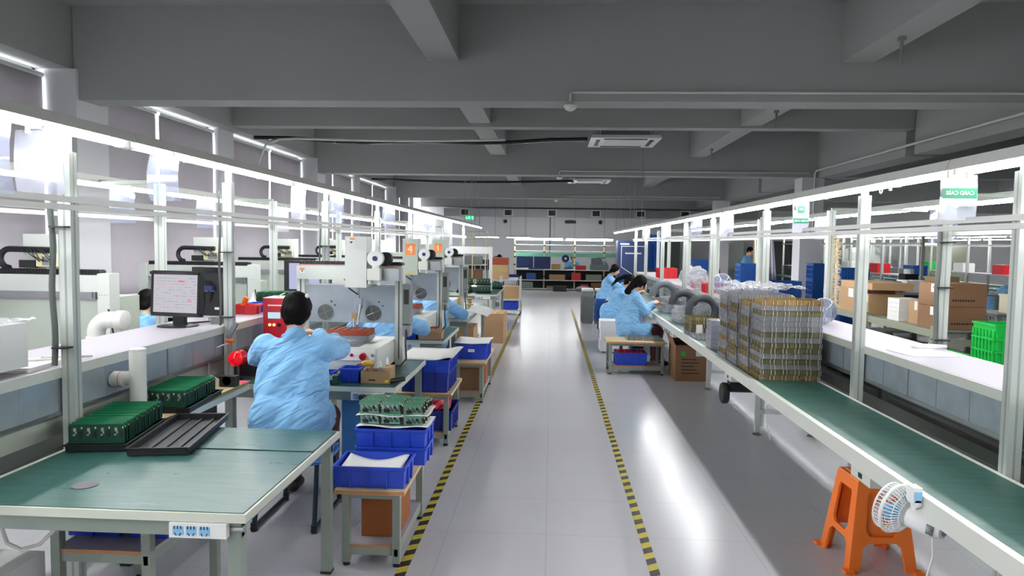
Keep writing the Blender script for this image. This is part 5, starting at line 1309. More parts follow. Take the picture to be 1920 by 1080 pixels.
# ---------------------------------------------------------------- people
def blob(name, shapes, mt, parent, voxel=.012, smooth=5, fn=None):
    b = MB()
    for s in shapes:
        if s[0] == 'c':
            _, p, r, q, r2 = s; p, q = V(p), V(q); n = 12
            steps = max(2, int((q-p).length/.05)+1)
            b.cyl(p, q, r, r2, n=14); b.ball(p, r, 14, 9); b.ball(q, r2, 14, 9)
        else:
            b.ball(s[1], s[2], 20, 14, rot=s[3] if len(s) > 3 else None)
    me = bpy.data.meshes.new(name); b.bm.to_mesh(me); b.bm.free()
    o = bpy.data.objects.new(name, me); C.objects.link(o)
    r = o.modifiers.new('r', 'REMESH'); r.mode = 'VOXEL'; r.voxel_size = voxel; r.use_smooth_shade = True
    s = o.modifiers.new('s', 'SMOOTH'); s.factor = .5; s.iterations = smooth
    dg = bpy.context.evaluated_depsgraph_get(); dg.update()
    m2 = bpy.data.meshes.new_from_object(o.evaluated_get(dg))
    bpy.data.objects.remove(o); bpy.data.meshes.remove(me)
    m2.name = name; m2.materials.clear(); m2.materials.append(M[mt] if isinstance(mt, str) else mt)
    if fn:
        nr = [v.normal.copy() for v in m2.vertices]
        for v, n in zip(m2.vertices, nr): v.co = V(v.co)+n*fn(V(v.co))
    for p in m2.polygons: p.use_smooth = True
    o = bpy.data.objects.new(name, m2); C.objects.link(o)
    if parent: o.parent = parent
    return o
def folds(amp, f=(9, 9, 3), seed=0):
    def fn(p):
        a = noise.noise((p.x*f[0]+seed, p.y*f[1], p.z*f[2]))
        d = (p.x-p.z)*.75
        b = noise.noise((d*15+seed, (p.x+p.z)*3, p.y*4))
        c = 1-abs(noise.noise((d*7.5+seed*2, (p.x+p.z)*1.6+seed, p.y*2)))*2.4
        return amp*(a*.8+b*.7+c*.9)
    return fn
def ik(a, t, l1, l2, pole):
    a, t = V(a), V(t); d = t-a; L = min(d.length, (l1+l2)*.995); d.normalize()
    x = (l1*l1-l2*l2+L*L)/(2*L); h = math.sqrt(max(1e-6, l1*l1-x*x))
    pl = V(pole); pl = (pl-d*pl.dot(d)).normalized()
    return a+d*x+pl*h, a+d*L
def hand(sh, w, d, nrm, side, s=1.0, curl=.7):
    """palm plus four unequal fingers and a thumb; d points to the fingertips, nrm out of the palm"""
    d = V(d).normalized(); nrm = V(nrm); nrm = (nrm-d*nrm.dot(d)).normalized(); sd = d.cross(nrm)*side
    pc = V(w)+d*.045*s
    m = Matrix((sd, nrm, d)).transposed()
    sh.append(('e', pc, (.04*s, .014*s, .048*s), m)); sh.append(('c', w, .023*s, pc, .02*s))
    for i, L in enumerate((.068, .076, .071, .055)):
        base = V(w)+d*.085*s+sd*(-.029+.0195*i)*s
        p = base; dr = d.copy()
        for k, f in enumerate((.45, .32, .23)):
            dr = (dr+nrm*curl*(.35+.3*k)).normalized(); q = p+dr*L*f*s
            sh.append(('c', p, (.0088-.0008*k)*s, q, (.0082-.001*k)*s)); p = q
    p = V(w)+d*.02*s-sd*.03*s
    q = p+(-sd*.6+d*.6+nrm*.45).normalized()*.038*s; r = q+(d*.8+nrm*.6-sd*.1).normalized()*.03*s
    sh.append(('c', p, .0125*s, q, .0105*s)); sh.append(('c', q, .0105*s, r, .0085*s))
def person(label, loc, rz, hip=.54, lean=.15, head=(0, .3), hands=None, seated=True, gown='gown', trous='navy', hairm='hair', hairstyle='bob', vox=.013, legs=True, sc=1.0, shoe='black', elb=.0, fold=.008):
    T = thing('person', label, 'person', loc, rz)
    up = V((0, math.sin(lean), math.cos(lean))); fwd = V((0, math.cos(lean), -math.sin(lean)))
    H = V((0, 0, hip)); chest = H+up*.34*sc; neck = H+up*.53*sc; 
    q = Matrix.Rotation(head[0], 3, 'Z') @ Matrix.Rotation(-head[1], 3, 'X')
    hc = neck+up*.05*sc+q @ V((0, .03, .125*sc))
    sh = {s: H+up*.475*sc+V((s*.165*sc, 0, 0)) for s in (-1, 1)}
    hands = hands or {}
    el, wr = {}, {}
    for s in (-1, 1):
        t = V(hands.get(s, (s*.2, .42, hip+.28)))
        el[s], wr[s] = ik(sh[s], t, .27*sc, .25*sc, (s*(.6+elb), -.25, -.75+elb))
    if seated:
        kn = {s: V((s*.12, .42*sc, hip-.02)) for s in (-1, 1)}; an = {s: V((s*.13, .40*sc, .09)) for s in (-1, 1)}
    else:
        kn = {s: V((s*.095, .02, hip*.52)) for s in (-1, 1)}; an = {s: V((s*.1, -.03, .09)) for s in (-1, 1)}
    hp = {s: H+V((s*.09, 0, -.02)) for s in (-1, 1)}
    # the body, one surface
    B = []
    B.append(('e', hc+q @ V((0, -.006, .012))*sc, (.074*sc, .09*sc, .088*sc), q)); B.append(('e', hc+q @ V((0, .03, -.045))*sc, (.052*sc, .055*sc, .066*sc), q))
    B.append(('c', hc+q @ V((0, .082, .012))*sc, .009, hc+q @ V((0, .1, -.018))*sc, .0135))
    for s in (-1, 1): B.append(('e', hc+q @ V((s*.075, -.005, -.01))*sc, (.012, .022, .032), q))
    B.append(('c', neck-up*.03, .05*sc, hc+q @ V((0, -.02, -.05)), .046*sc))
    B.append(('e', chest, (.14, .09, .17))); B.append(('e', H, (.14, .1, .11)))
    B.append(('c', H, .09, chest, .09)); 
    for s in (-1, 1):
        B.append(('c', chest+up*.1, .07, sh[s], .045)); B.append(('c', sh[s], .045, el[s], .038)); B.append(('c', el[s], .036, wr[s], .024))
        hd = (wr[s]-el[s]).normalized()+V((0, .35, -.1))
        hand(B, wr[s]-hd.normalized()*.01, hd, V((-s*.7, .0, -.7)), -s, sc)
        if legs: B.append(('c', hp[s], .075, kn[s], .055)); B.append(('c', kn[s], .05, an[s], .035)); B.append(('c', an[s], .035, an[s]+V((0, .1, -.05)), .03))
    blob('body', B, 'skin', T, min(vox, .0095), 3)
    # gown: coat-length smock with loose sleeves and elastic cuffs
    G = [('e', H+up*.30*sc, (.195*sc, .14*sc, .22*sc)), ('e', H+up*.06, (.205*sc, .165*sc, .2*sc)), ('c', H+up*.05, .15*sc, chest, .145*sc),
         ('c', H+up*.0+V((.075*sc, -.01, 0)), .14*sc, H+up*.36*sc+V((.07*sc, 0, 0)), .125*sc), ('c', H+up*.0+V((-.075*sc, -.01, 0)), .14*sc, H+up*.36*sc+V((-.07*sc, 0, 0)), .125*sc), ('e', H+up*.44*sc, (.16*sc, .095*sc, .075*sc)), ('c', neck-up*.05, .075*sc, neck-up*.005, .062*sc)]
    for s in (-1, 1):
        G.append(('c', H+up*.42*sc, .1*sc, sh[s], .078*sc)); G.append(('c', sh[s], .08*sc, el[s], .072*sc)); G.append(('c', el[s], .073*sc, wr[s]*.93+el[s]*.07, .042*sc)); 
        if seated: G.append(('c', hp[s], .125*sc, hp[s]*.35+kn[s]*.65, .105*sc))
        else: G.append(('c', hp[s], .12*sc, hp[s]*.5+kn[s]*.5, .135*sc))
    if seated:
        for s in (-1, -.5, 0, .5, 1): G.append(('c', H+V((s*.09, -.05, .1)), .13*sc, H+V((s*.125, -.06, -.04)), .115*sc))
        G.append(('c', hp[-1]*.5+kn[-1]*.5, .08, hp[1]*.5+kn[1]*.5, .08))
    blob('smock', G, gown, T, vox, 6, folds(fold))
    for s in (-1, 1):
        c0 = wr[s]*.9+el[s]*.1; blob('cuff', [('c', c0, .041*sc, wr[s]*.99+el[s]*.01, .034*sc)], 'gowndeep' if gown.startswith('gown') else gown, T, .008, 2)
    cl = [neck+q @ V((.062*math.cos(a)*sc, .058*math.sin(a)*sc, .004)) for a in [i*2*PI/24 for i in range(24)]]
    MB().m(gown).tube(cl, .014, n=8, closed=True).build('collar', T)
    if legs:
        Tr = []
        for s in (-1, 1): Tr += [('c', hp[s], .1, kn[s], .078), ('c', kn[s], .076, an[s]+V((0, 0, .02)), .058)]
        blob('trousers', Tr, trous, T, .015, 5, folds(.005, seed=4))
        for s in (-1, 1): blob('shoe', [('c', an[s]+V((0, -.02, -.035)), .045, an[s]+V((0, .14, -.05)), .038), ('c', an[s]+V((0, 0, 0)), .045, an[s]+V((0, 0, -.04)), .045)], shoe, T, .01, 3)
    # hair
    hh = lambda x, y, z: hc+q @ V((x, y, z))*sc
    hs = [('e', hh(0, -.02, .024), (.088*sc, .095*sc, .094*sc), q)]
    if hairstyle == 'up':
        hs += [('e', hh(0, -.035, -.01), (.09*sc, .08*sc, .085*sc), q), ('e', hh(0, -.05, .05), (.075*sc, .07*sc, .06*sc), q), ('c', hh(-.03, -.05, -.07), .035*sc, hh(.03, -.05, -.07), .035*sc)]
    if hairstyle in ('bob', 'long', 'pony'):
        for s in (-1, 1): hs.append(('c', hh(s*.07, -.0, .02), .028*sc, hh(s*.068, .0, -.05 if hairstyle != 'pony' else -.02), .02*sc))
        hs.append(('e', hh(0, -.05, -.03), (.075*sc, .05*sc, .085*sc), q))
    if hairstyle == 'bob': hs.append(('e', hh(0, -.06, -.07), (.06*sc, .045*sc, .05*sc), q))
    if hairstyle == 'long':
        hs += [('c', hh(0, -.085, -.02), .05*sc, hh(0, -.11, -.2), .05*sc), ('c', hh(.072, .045, .04), .014, hh(.074, .06, -.06), .009), ('c', hh(-.072, .045, .04), .014, hh(-.074, .06, -.06), .009)]
    if hairstyle == 'pony':
        hs += [('e', hh(0, -.11, .03), (.04, .04, .04), q), ('c', hh(0, -.12, .02), .035, hh(-.03, -.2, -.1), .034), ('c', hh(-.03, -.2, -.1), .034, hh(-.09, -.22, -.24), .012)]
    hf = lambda p: .004*noise.noise((p.x*60, p.y*60, p.z*9))
    ho = blob('hair', hs, hairm, T, .008, 3, hf)
    # face
    for s in (-1, 1):
        e = MB().m('eyewhite').ball(hh(s*.03, .068, .006), .0115*sc, 12, 8); e.m('ink').ball(hh(s*.03, .0755, .005), .0048*sc, 10, 6); e.build('eye', T)
        MB().m(hairm).tube([hh(s*.014, .084, .024), hh(s*.03, .083, .029), hh(s*.046, .071, .024)], .0028, n=5).build('eyebrow', T)
    blob('lips', [('c', hh(-.016, .079, -.052), .005, hh(.016, .079, -.052), .005), ('c', hh(-.008, .083, -.051), .0065, hh(.008, .083, -.051), .0065)], 'lipred', T, .004, 2)
    T['_hc'] = 0; del T['_hc']
    return T, hc, q

# worker at the second table, seen from behind
P1, hc, q = person('person in a light blue smock seated with their back turned at the nearest soldering machine', (-1.615, 4.34, 0), .04, hip=.575, lean=.10, head=(.05, .42), hands={-1: (-.16, .50, 1.02), 1: (.02, .50, 1.10)}, hairstyle='up', vox=.009, sc=1.06, elb=.38, trous='maroon', fold=.017)
new('white').ball(hc+q @ V((.075, -.09, .075)), .014, 12, 8).build('hair_clip', P1); new('clipyellow').cyl(hc+q @ V((-.125, -.05, .08)), hc+q @ V((-.06, -.11, .085)), .004).build('hair_clip', P1)
# plastic chair under that worker
T = thing('plastic_chair', 'light blue plastic chair with dark legs under the worker at the second table', 'chair', (-1.575, 4.36, 0))
new('bluechair').grid(lambda u, v: ((u-.5)*.42*(1-.08*v), -.21+v*.42, .415-.02*math.sin(u*PI)*math.sin(v*PI)+.0), 12, 12).build('seat', T, solid=.012)
rim = [(.215*math.copysign(abs(math.cos(a))**.6, math.cos(a)), .22*math.copysign(abs(math.sin(a))**.6, math.sin(a)), .405) for a in [i*2*PI/32 for i in range(32)]]
new('bluechair').tube(rim, .016, n=8, closed=True).build('seat_rim', T)
for sx in (-1, 1):
    for sy in (-1, 1): new('chairleg').cyl((sx*.17, sy*.16, .40), (sx*.185, sy*.26, .03), .015, n=10).build('leg', T)
    new('black').tube([(sx*.185, -.28, .02), (sx*.185, .28, .02)], .016, n=8).build('runner', T)
    for sy in (-1, 1): new('black').cyl((sx*.185, sy*.26, 0), (sx*.185, sy*.26, .05), .02, n=10).build('foot', T)
def stool_at(label, loc, mt='bluechair', h=.46):
    T = thing('work_stool', label, 'stool', loc)
    new(mt).lathe([(.15, h-.03), (.165, h-.02), (.16, h), (.02, h+.004)], n=24).build('seat', T)
    for a in range(4):
        c, s = math.cos(a*PI/2+.78), math.sin(a*PI/2+.78); new('chairleg').cyl((c*.1, s*.1, h-.03), (c*.17, s*.17, 0), .013, n=8).build('leg', T)
    return T
# workers at the next machines
person('person in a light blue smock seated behind the first soldering machine, mostly hidden', (-1.62, 6.72, 0), 0, hip=.55, lean=.35, head=(0, .5), hands={-1: (-.2, .5, .95), 1: (.2, .5, .95)}, hairstyle='bob', vox=.014, elb=.3)
stool_at('light blue stool under the worker hidden behind the first soldering machine', (-1.62, 6.70, 0), h=.37)
person('person in a light blue smock seated at the machine marked 1, bent low', (-1.5, 8.8, 0), 0, hip=.55, lean=.5, head=(0, .5), hands={-1: (-.2, .45, .9), 1: (.2, .45, .9)}, hairstyle='bob', vox=.016, elb=.3)
stool_at('light blue stool under the worker at the machine marked 1', (-1.5, 8.78, 0), h=.37)
# worker behind the monitor, left
person('person with dark hair and blue smock behind the monitor, beyond the left shelf', (-4.02, 6.6, 0), 0, hip=.48, lean=.35, head=(0, .4), hands={-1: (-.2, .42, .85), 1: (.2, .42, .85)}, hairstyle='bob', vox=.015)
stool_at('dark legged stool under the worker behind the left shelf', (-4.02, 6.58, 0), h=.30)
# women at the conveyor on the right
person('person in a blue smock seated in profile at the conveyor, handling a small part', (1.16, 10.5, 0), -PI/2+.02, hip=.53, lean=.14, head=(.05, .5), hands={-1: (.03, .37, .885), 1: (-.07, .36, .9)}, hairstyle='long', vox=.010, trous='maroon', elb=-.1)
stool_at('stool under the nearest woman at the conveyor', (1.14, 10.5, 0), 'maroon', .35)
person('person in a blue smock with a ponytail bending over the conveyor, behind the nearest woman', (1.04, 12.25, 0), -PI/2-.1, hip=.52, lean=.42, head=(.1, .55), hands={-1: (.1, .48, .93), 1: (-.1, .48, .93)}, hairstyle='pony', vox=.014)
stool_at('stool under the ponytailed worker at the conveyor', (1.02, 12.25, 0), 'maroon', .34)
person('person in a blue smock with bobbed hair seated furthest along the conveyor', (1.14, 14.9, 0), -PI/2-.1, hip=.58, lean=.2, head=(.0, .55), hands={-1: (.1, .42, .96), 1: (-.1, .42, .96)}, hairstyle='bob', vox=.014)
stool_at('stool under the furthest woman at the conveyor', (1.13, 14.9, 0), 'maroon', .40)
# workers beyond the right shelf
person('brown haired person in a blue smock beyond the right shelf, nearer of two', (3.75, 15.9, 0), PI/2+.15, hip=.5, lean=.1, head=(.1, .35), hands={-1: (-.15, .4, .85), 1: (.15, .4, .85)}, hairstyle='bob', hairm='hairbrown', vox=.016)
stool_at('stool under the brown haired worker beyond the right shelf', (3.75, 15.9, 0), 'maroon', .32)
person('dark haired person in a blue smock beyond the right shelf, further of two', (3.62, 17.6, 0), PI/2+.1, hip=.5, lean=.1, head=(.0, .35), hands={-1: (-.15, .4, .85), 1: (.15, .4, .85)}, hairstyle='pony', vox=.016)
stool_at('stool under the further dark haired worker beyond the right shelf', (3.62, 17.6, 0), 'maroon', .32)
person('person standing in a blue shirt behind the blue crates in the right bay', (5.45, 20.3, 0), -PI/2-.5, hip=.95, lean=.1, head=(.0, .35), hands={-1: (-.2, .25, 1.05), 1: (.2, .25, 1.05)}, seated=False, gown='blouse', hairstyle='short', vox=.016)
person('person in a blue smock bending low over a far bench on the right', (8.9, 14.75, 0), -PI/2, hip=.64, lean=.8, head=(.0, .4), hands={-1: (-.15, .7, .80), 1: (.15, .7, .80)}, hairstyle='bob', hairm='hairbrown', vox=.016, gown='gown')
stool_at('stool under the worker bending over the far right bench', (8.88, 14.75, 0), 'maroon', .46)
person('person in a blue smock leaning over the middle of the back workbench', (.88, 28.62, 0), PI, hip=.6, lean=.5, head=(0, .4), hands={-1: (-.2, .5, .85), 1: (.2, .5, .85)}, hairstyle='bob', vox=.02)
stool_at('stool under the worker at the middle of the back workbench', (.88, 28.62, 0), 'maroon', .42)
person('person in blue at the right end of the back workbench', (1.95, 28.62, 0), PI, hip=.6, lean=.3, head=(0, .3), hands={-1: (-.2, .5, .9), 1: (.2, .5, .9)}, hairstyle='bob', vox=.02, gown='blouse')
stool_at('stool under the worker at the right end of the back workbench', (1.95, 28.62, 0), 'maroon', .42)
person('person in a navy jacket with black hair at the far end of the left row', (-1.75, 24.6, 0), .2, hip=.6, lean=.3, head=(0, .5), hands={-1: (-.2, .5, .9), 1: (.2, .5, .9)}, hairstyle='bob', vox=.02, gown='gownnavy')
stool_at('stool under the worker in the navy jacket', (-1.75, 24.6, 0), 'maroon', .42)
# ---------------------------------------------------------------- back workbench of lean pipe
T = thing('pipe_workbench', 'long workbench of cream pipes with green shelf along the back of the hall', 'workbench', (.5, 27.6, 0))
for x in (-1.9, -.76, .42, 1.55, 2.1):
    p = new('clipyellow').cyl((x, 0, 0), (x, 0, 1.95), .028, n=10); p.m('black')
    for z in (.5, .95, 1.25, 1.45, 1.7): p.cyl((x, 0, z-.025), (x, 0, z+.025), .036, n=10)
    p.build('post', T)
for z in (1.9, 1.72, 1.48): new('railwhite').cyl((-1.9, 0, z), (2.1, 0, z), .014, n=8).build('rail', T)
new('mintgreen').bb(-1.9, 2.1, -.02, .3, 1.27, 1.42).build('green_shelf', T, smooth=0)
new('railwhite').bb(-1.9, 2.1, -.5, .4, .76, .79).build('bench_top', T, smooth=0)
new('greymetal').bb(-1.9, 2.1, -.4, .4, .35, .37).build('lower_shelf', T, smooth=0)
new('chip').bb(-1.85, 2.05, .36, .38, .03, .75).build('added_dark_sheet', T, smooth=0)  # added sheet hiding the legs behind, dark so the floor reflects dark there
new('railwhite').bb(-2.2, 2.1, -.42, -.40, .36, .39).build('lower_rail', T, smooth=0); new('railwhite').bb(-2.2, 2.1, -.42, -.40, .02, .05).build('foot_rail', T, smooth=0)
for i in range(2): solo(new('board').bb(-.32, .32, -.02, .02, 0, .48), 'blue_board', '%s of the two dark blue boards standing on the back workbench' % ('left', 'right')[i], 'board', (-1.0+.67*i, 27.5, .791), bevel=.004)
rn = random.Random(21)
def box_solo(lab, name, cat, c, d, mt, group=None): return solo(new(mt).bb(-d[0]/2, d[0]/2, -d[1]/2, d[1]/2, 0, d[2]), name, lab, cat, c, bevel=.006, group=group)
bbin('red bin on the back workbench under the green shelf', (1.15, 27.35, .791), .4, .3, .16, 'redbin')
bbin('grey bin on the back workbench beside the red bin', (1.85, 27.35, .791), .7, .3, .2, 'greymetal')
box_solo('olive carton on the back workbench left of the middle post', 'carton', 'carton', (.2, 27.35, .791), (.36, .3, .22), 'cartontan')
box_solo('dark blue box lying flat on the back workbench', 'box', 'box', (-.55, 27.3, .791), (.6, .3, .05), 'board')
box_solo('white papers on the left part of the back workbench', 'paper_stack', 'paper', (-1.1, 27.25, .791), (.5, .25, .04), 'paper')
T = thing('bench_fan', 'small blue fan on the back workbench beside the olive carton', 'fan', (.56, 27.3, .791)); new('greymetal').cyl((0, 0, 0), (0, 0, .3), .02).build('stand', T); new('board').lathe([(.14, -.03), (.15, 0), (.14, .03)], (0, 0, .42), 20, 'Y').build('guard', T); new('white').ball((0, -.05, .42), .04).build('hub', T)
box_solo('purple grey box on the back workbench at the right post', 'box', 'box', (1.75, 27.55, .995), (.4, .2, .25), 'greybag')
for i, (x, z, d, mt, lab) in enumerate(((-1.5, .371, (.5, .4, .2), 'bluedark', 'dark blue'), (-.75, .371, (.36, .4, .26), 'bluecrate', 'mid blue'), (.25, .371, (.6, .4, .22), 'cartontan', 'tan'), (.98, .371, (.34, .4, .3), 'redbin', 'red'), (1.65, .371, (.6, .4, .24), 'rackgrey', 'grey green'))):
    box_solo('%s box on the lower shelf of the back workbench' % lab, 'storage_box', 'box', (x, 27.38, z), (d[0], .3, d[2]), mt)
for i, (x, d, mt, lab) in enumerate(((-.9, (.45, .35, .3), 'greymetal', 'grey'), (.1, (.5, .3, .14), 'rackgrey', 'low grey'), (.35, (.5, .3, .2), 'black', 'black'), (1.9, (.7, .5, .3), 'carton', 'brown'), (1.3, (.3, .4, .24), 'red', 'dark red'))):
    box_solo('%s box on the floor under the back workbench' % lab, 'storage_box', 'box', (x, 27.4 if i != 2 else 26.6, 0), (d[0], .28, d[2]), mt)
solo(new('greybag').ball((0, 0, .1), (.3, .2, .1), 16, 8), 'grey_sack', 'grey sack slumped at the floor edge of the back workbench', 'sack', (1.25, 26.75, 0))
# blue machine cabinet
T = thing('machine_cabinet', 'dark blue machine cabinet with a white outline at the end of the conveyor', 'cabinet', (2.55, 22.4, 0))
new('cabinet').bb(-.48, .48, -.1, .5, .05, 1.9).build('cabinet_body', T, bevel=.01)
o = new('white')
def strip(a, b): 
    a, b = V((a[0], -.104, a[1])), V((b[0], -.104, b[1])); d = b-a
    o.box((a+b)/2, (d.length+.02, .006, .02), rot=Matrix.Rotation(-math.atan2(d.z, d.x), 3, 'Y'))
for a, b in (((-.36, 1.72), (.38, 1.72)), ((.38, 1.72), (.38, .68)), ((.38, .68), (-.02, .68)), ((-.02, .68), (-.02, .86)), ((-.02, .86), (-.36, 1.08)), ((-.36, 1.08), (-.36, 1.72))): strip(a, b)
o.build('outline', T, smooth=0)
o = new('white').bb(-.4, -.12, -.107, -.1, 1.765, 1.815)
for i in range(11): o.bb(-.24+i*.046, -.205+i*.046, -.106, -.1, 1.48, 1.525)
o.build('lettering', T, smooth=0)
for x in (.1, .26): new('black').bb(x-.06, x+.06, -.106, -.1, .74, .78).build('label_plate', T)
for i in range(2): new('black').cyl((-.35+.7*i, .2, 0), (-.35+.7*i, .2, .05), .05).build('foot', T)
solo(new('curtainblue').grid(lambda u, v: (-.28+u*.56, .02*math.sin(u*22), 1.1*v), 30, 4), 'blue_curtain', 'bright blue hanging sheet beyond the machine cabinet', 'curtain', (3.3, 23.0, 1.0), solid=.01)
for i, (x, mt, lab) in enumerate(((5.1, 'curtainwhite', 'white'), (4.82, 'curtaincream', 'cream'))):
    solo(new(mt).grid(lambda u, v: (-.11+u*.22*(.55+.45*(1-v)), .03*math.sin(u*16), .95*v), 24, 6), 'hanging_cloth', '%s cloth hanging in the right bay behind the posts' % lab, 'cloth', (x-.35, 15.6, 1.02), solid=.006)
    solo(new('greymetal').cyl((0, 0, 0), (0, 0, 2.1), .02, n=8).m('greymetal').bb(-.12, .12, -.12, .12, 0, .02), 'cloth_pole', 'thin pole that carries the %s hanging cloth' % lab, 'pole', (x-.35, 15.70, 0))
# blue crate stacks of the right bay
nn = 0
for x, y, n, w, lab in ((5.97, 16.3, 4, .34, 'narrow stack before the white column'), (5.3, 12.9, 4, .5, 'stack right of the bristle strip'), (4.2, 15.1, 4, .6, 'long stack before the standing man'), (4.9, 15.2, 3, .6, 'lower stack below the hanging cloths'), (3.9, 19.2, 4, .5, 'far stack behind the two seated workers')):
    for i in range(n):
        crate('blue crate, %s of the %s' % (('bottom', 'second', 'third', 'top')[i] if i < n-1 else 'top', lab), (x, y, i*.352), w, .42, .35, 'bluecrate' if i % 2 else 'bluebin' if 0 else 'bluecrate', group='blue crates, '+lab, tagp=(i == 1))
# pallet rack with cartons
T = thing('storage_rack', 'grey green metal rack holding brown cartons beyond the right shelf', 'rack', (4.9, 8.72, 0))
for x in (-.3, .35):
    for y in (0, 1.8, 3.6): new('rackgrey').bb(x-.035, x+.035, y-.035, y+.035, 0, .84).build('upright', T, bevel=.004)
for x in (-.3, .35): new('rackgrey').bb(x-.02, x+.02, 0, 3.6, .70, .79).build('beam', T, bevel=.004)
for z in (.79, .3): new('rackgrey').bb(-.3, .35, .0, 3.6, z-.02, z).build('deck', T)
new('rackgrey').bb(-.3, .35, -.02, .02, .6, .68).build('end_beam', T, bevel=.004)
def carton(lab, c, d, mt='carton', txt=True, group=None, tags=True):
    T = thing('carton', lab, 'carton', c, 0, group)
    b = new(mt).bb(-d[0]/2, d[0]/2, -d[1]/2, d[1]/2, 0, d[2]); b.build('box', T, bevel=.004)
    if txt:
        g = new('ink'); rn = random.Random(int(c[2]*100))
        for i in range(9): g.bb(-.12+i*.03, -.10+i*.03, -d[1]/2-.0008, -d[1]/2, d[2]*.22, d[2]*.31)
        g.build('printed_text', T, smooth=0)
    if tags: new('paper').bb(-d[0]/2-.001, -d[0]/2, -d[1]*.42, -d[1]*.12, d[2]*.6, d[2]*.97).build('paper_label', T)
    new('tape').bb(-d[0]/2-.0005, d[0]/2+.0005, -.03, .03, d[2]-.0005, d[2]+.0008).build('packing_tape', T)
carton('upper brown printed carton at the near end of the grey rack', (4.92, 8.98, 1.072), (.56, .46, .275))
carton('lower brown printed carton at the near end of the grey rack', (4.92, 8.98, .792), (.56, .46, .275))
carton('brown carton standing second along the grey rack, with a paper tag', (4.85, 9.45, .792), (.3, .24, .3), 'cartontan', False)
for i in range(5): solo(new('paper').bb(-.14, .14, -.16, .16, 0, .058), 'white_box', 'flat white box in the white pile on the grey rack, %s from bottom' % ORD[i], 'box', (4.78, 9.86, .792+i*.0595), bevel=.003, group='white boxes on the grey rack')
carton('tan carton with a torn label further along the grey rack', (4.88, 10.77, .792), (.5, .36, .3), 'cartontan', False)
carton('wide tan carton at the far end of the grey rack', (4.9, 11.3, .792), (.6, .6, .36), 'cartontan', False)
carton('flat open tan carton lying on top of the far cartons of the rack', (4.9, 11.0, 1.155), (.58, 1.1, .1), 'cartontan', False, tags=False)
for i in range(3): box_solo('dark tray on the lower deck of the grey rack, %s from the near end' % ORD[i], 'dark_tray', 'tray', (4.92, 9.3+1.0*i, .302), (.5, .7, .18), 'greymetal')
# green crates at the right edge
for i in range(3): crate('bright green crate, %s of the tall stack at the right edge' % ('bottom', 'second', 'top')[i], (4.22, 6.75, i*.362), .46, .36, .36, 'greencrate', group='tall stack of green crates', tagp=(i == 2))
for i in range(2): crate('green crate, %s of the low stack beside the tall green one' % ('bottom', 'top')[i], (3.93, 7.35, i*.362), .42, .36, .36, 'greencrate', group='low stack of green crates')
# bench and machines further right
def plain_bench(lab, x0, x1, y0, y1, z, top='greymetal', leg='tableleg'):
    T = thing('work_bench', lab, 'bench', ((x0+x1)/2, (y0+y1)/2, 0)); w, d = (x1-x0)/2, (y1-y0)/2
    new(top).bb(-w, w, -d, d, z-.04, z).build('bench_top', T, bevel=.003)
    for sx in (-1, 1):
        for sy in (-1, 1): new(leg).bb(sx*(w-.04)-.025, sx*(w-.04)+.025, sy*(d-.04)-.025, sy*(d-.04)+.025, 0, z-.04).build('leg', T)
    new(leg).bb(-w+.05, w-.05, -d+.05, d-.05, .2, .23).build('lower_shelf', T)
    return T
plain_bench('dark steel bench right of the grey rack with a cream bin on it', 5.6, 7.6, 9.2, 9.9, .95)
T = thing('cream_case', 'cream plastic case on the dark bench right of the cartons', 'case', (6.0, 9.4, .951)); new('curtaincream').bb(-.2, .2, -.1, .1, 0, .24).build('case', T, bevel=.012); new('curtaincream').bb(-.21, .21, -.11, .11, .22, .245).build('rim', T)
T = thing('grey_machine', 'grey jumble of a small press machine on the dark bench at the right', 'machine', (6.6, 9.45, .951)); m = new('steel').bb(-.2, .2, -.12, .12, 0, .05).bb(-.05, .05, -.05, .05, .05, .5).m('greybag').tube([(-.15, 0, .1), (-.1, -.05, .3), (.1, -.05, .34), (.2, 0, .15)], .03).m('white').bb(-.12, .12, -.08, .08, .36, .5); m.build('machine_body', T, bevel=.004)
for i in range(6): solo(new('black').bb(-.25, .25, -.2, .2, 0, .1), 'black_tray', 'black tray in the dark pile under the steel bench, %s from the floor' % ORD[i], 'tray', (5.9+.01*(i % 2), 9.55, .231+i*.102), bevel=.006, group='black trays under the steel bench')
plain_bench('white topped bench in the right bay with the bending worker', 7.4, 11.6, 15.5, 16.2, .72, 'laminate')
bbin('red bin on the white bench by the bending worker', (8.2, 15.9, .721), .6, .3, .15, 'redbin')
T = thing('black_machine', 'black upright machine on the white bench in the right bay', 'machine', (7.75, 15.85, .721)); new('black').bb(-.14, .14, -.14, .14, 0, .5).m('white').cyl((0, 0, .5), (0, 0, .6), .1).build('machine_body', T, bevel=.01)
plain_bench('long bench with white trays in the middle of the right bay', 5.3, 8.2, 13.4, 14.1, .95, 'laminate')
rn = random.Random(31)
for i in range(5):
    mt = ('clearbox', 'greybag', 'white', 'cartontan', 'greymetal', 'white', 'black')[i]
    h = (.16, .2, .22, .3, .15, .24, .2)[i]
    nm = ('clear', 'grey', 'white', 'tan', 'dark grey', 'tall white', 'black')[i]
    box_solo('%s box on the long tray bench of the right bay' % nm, 'storage_box', 'box', (5.75+i*.52, 13.7, .951), (.42, .4, h), mt)
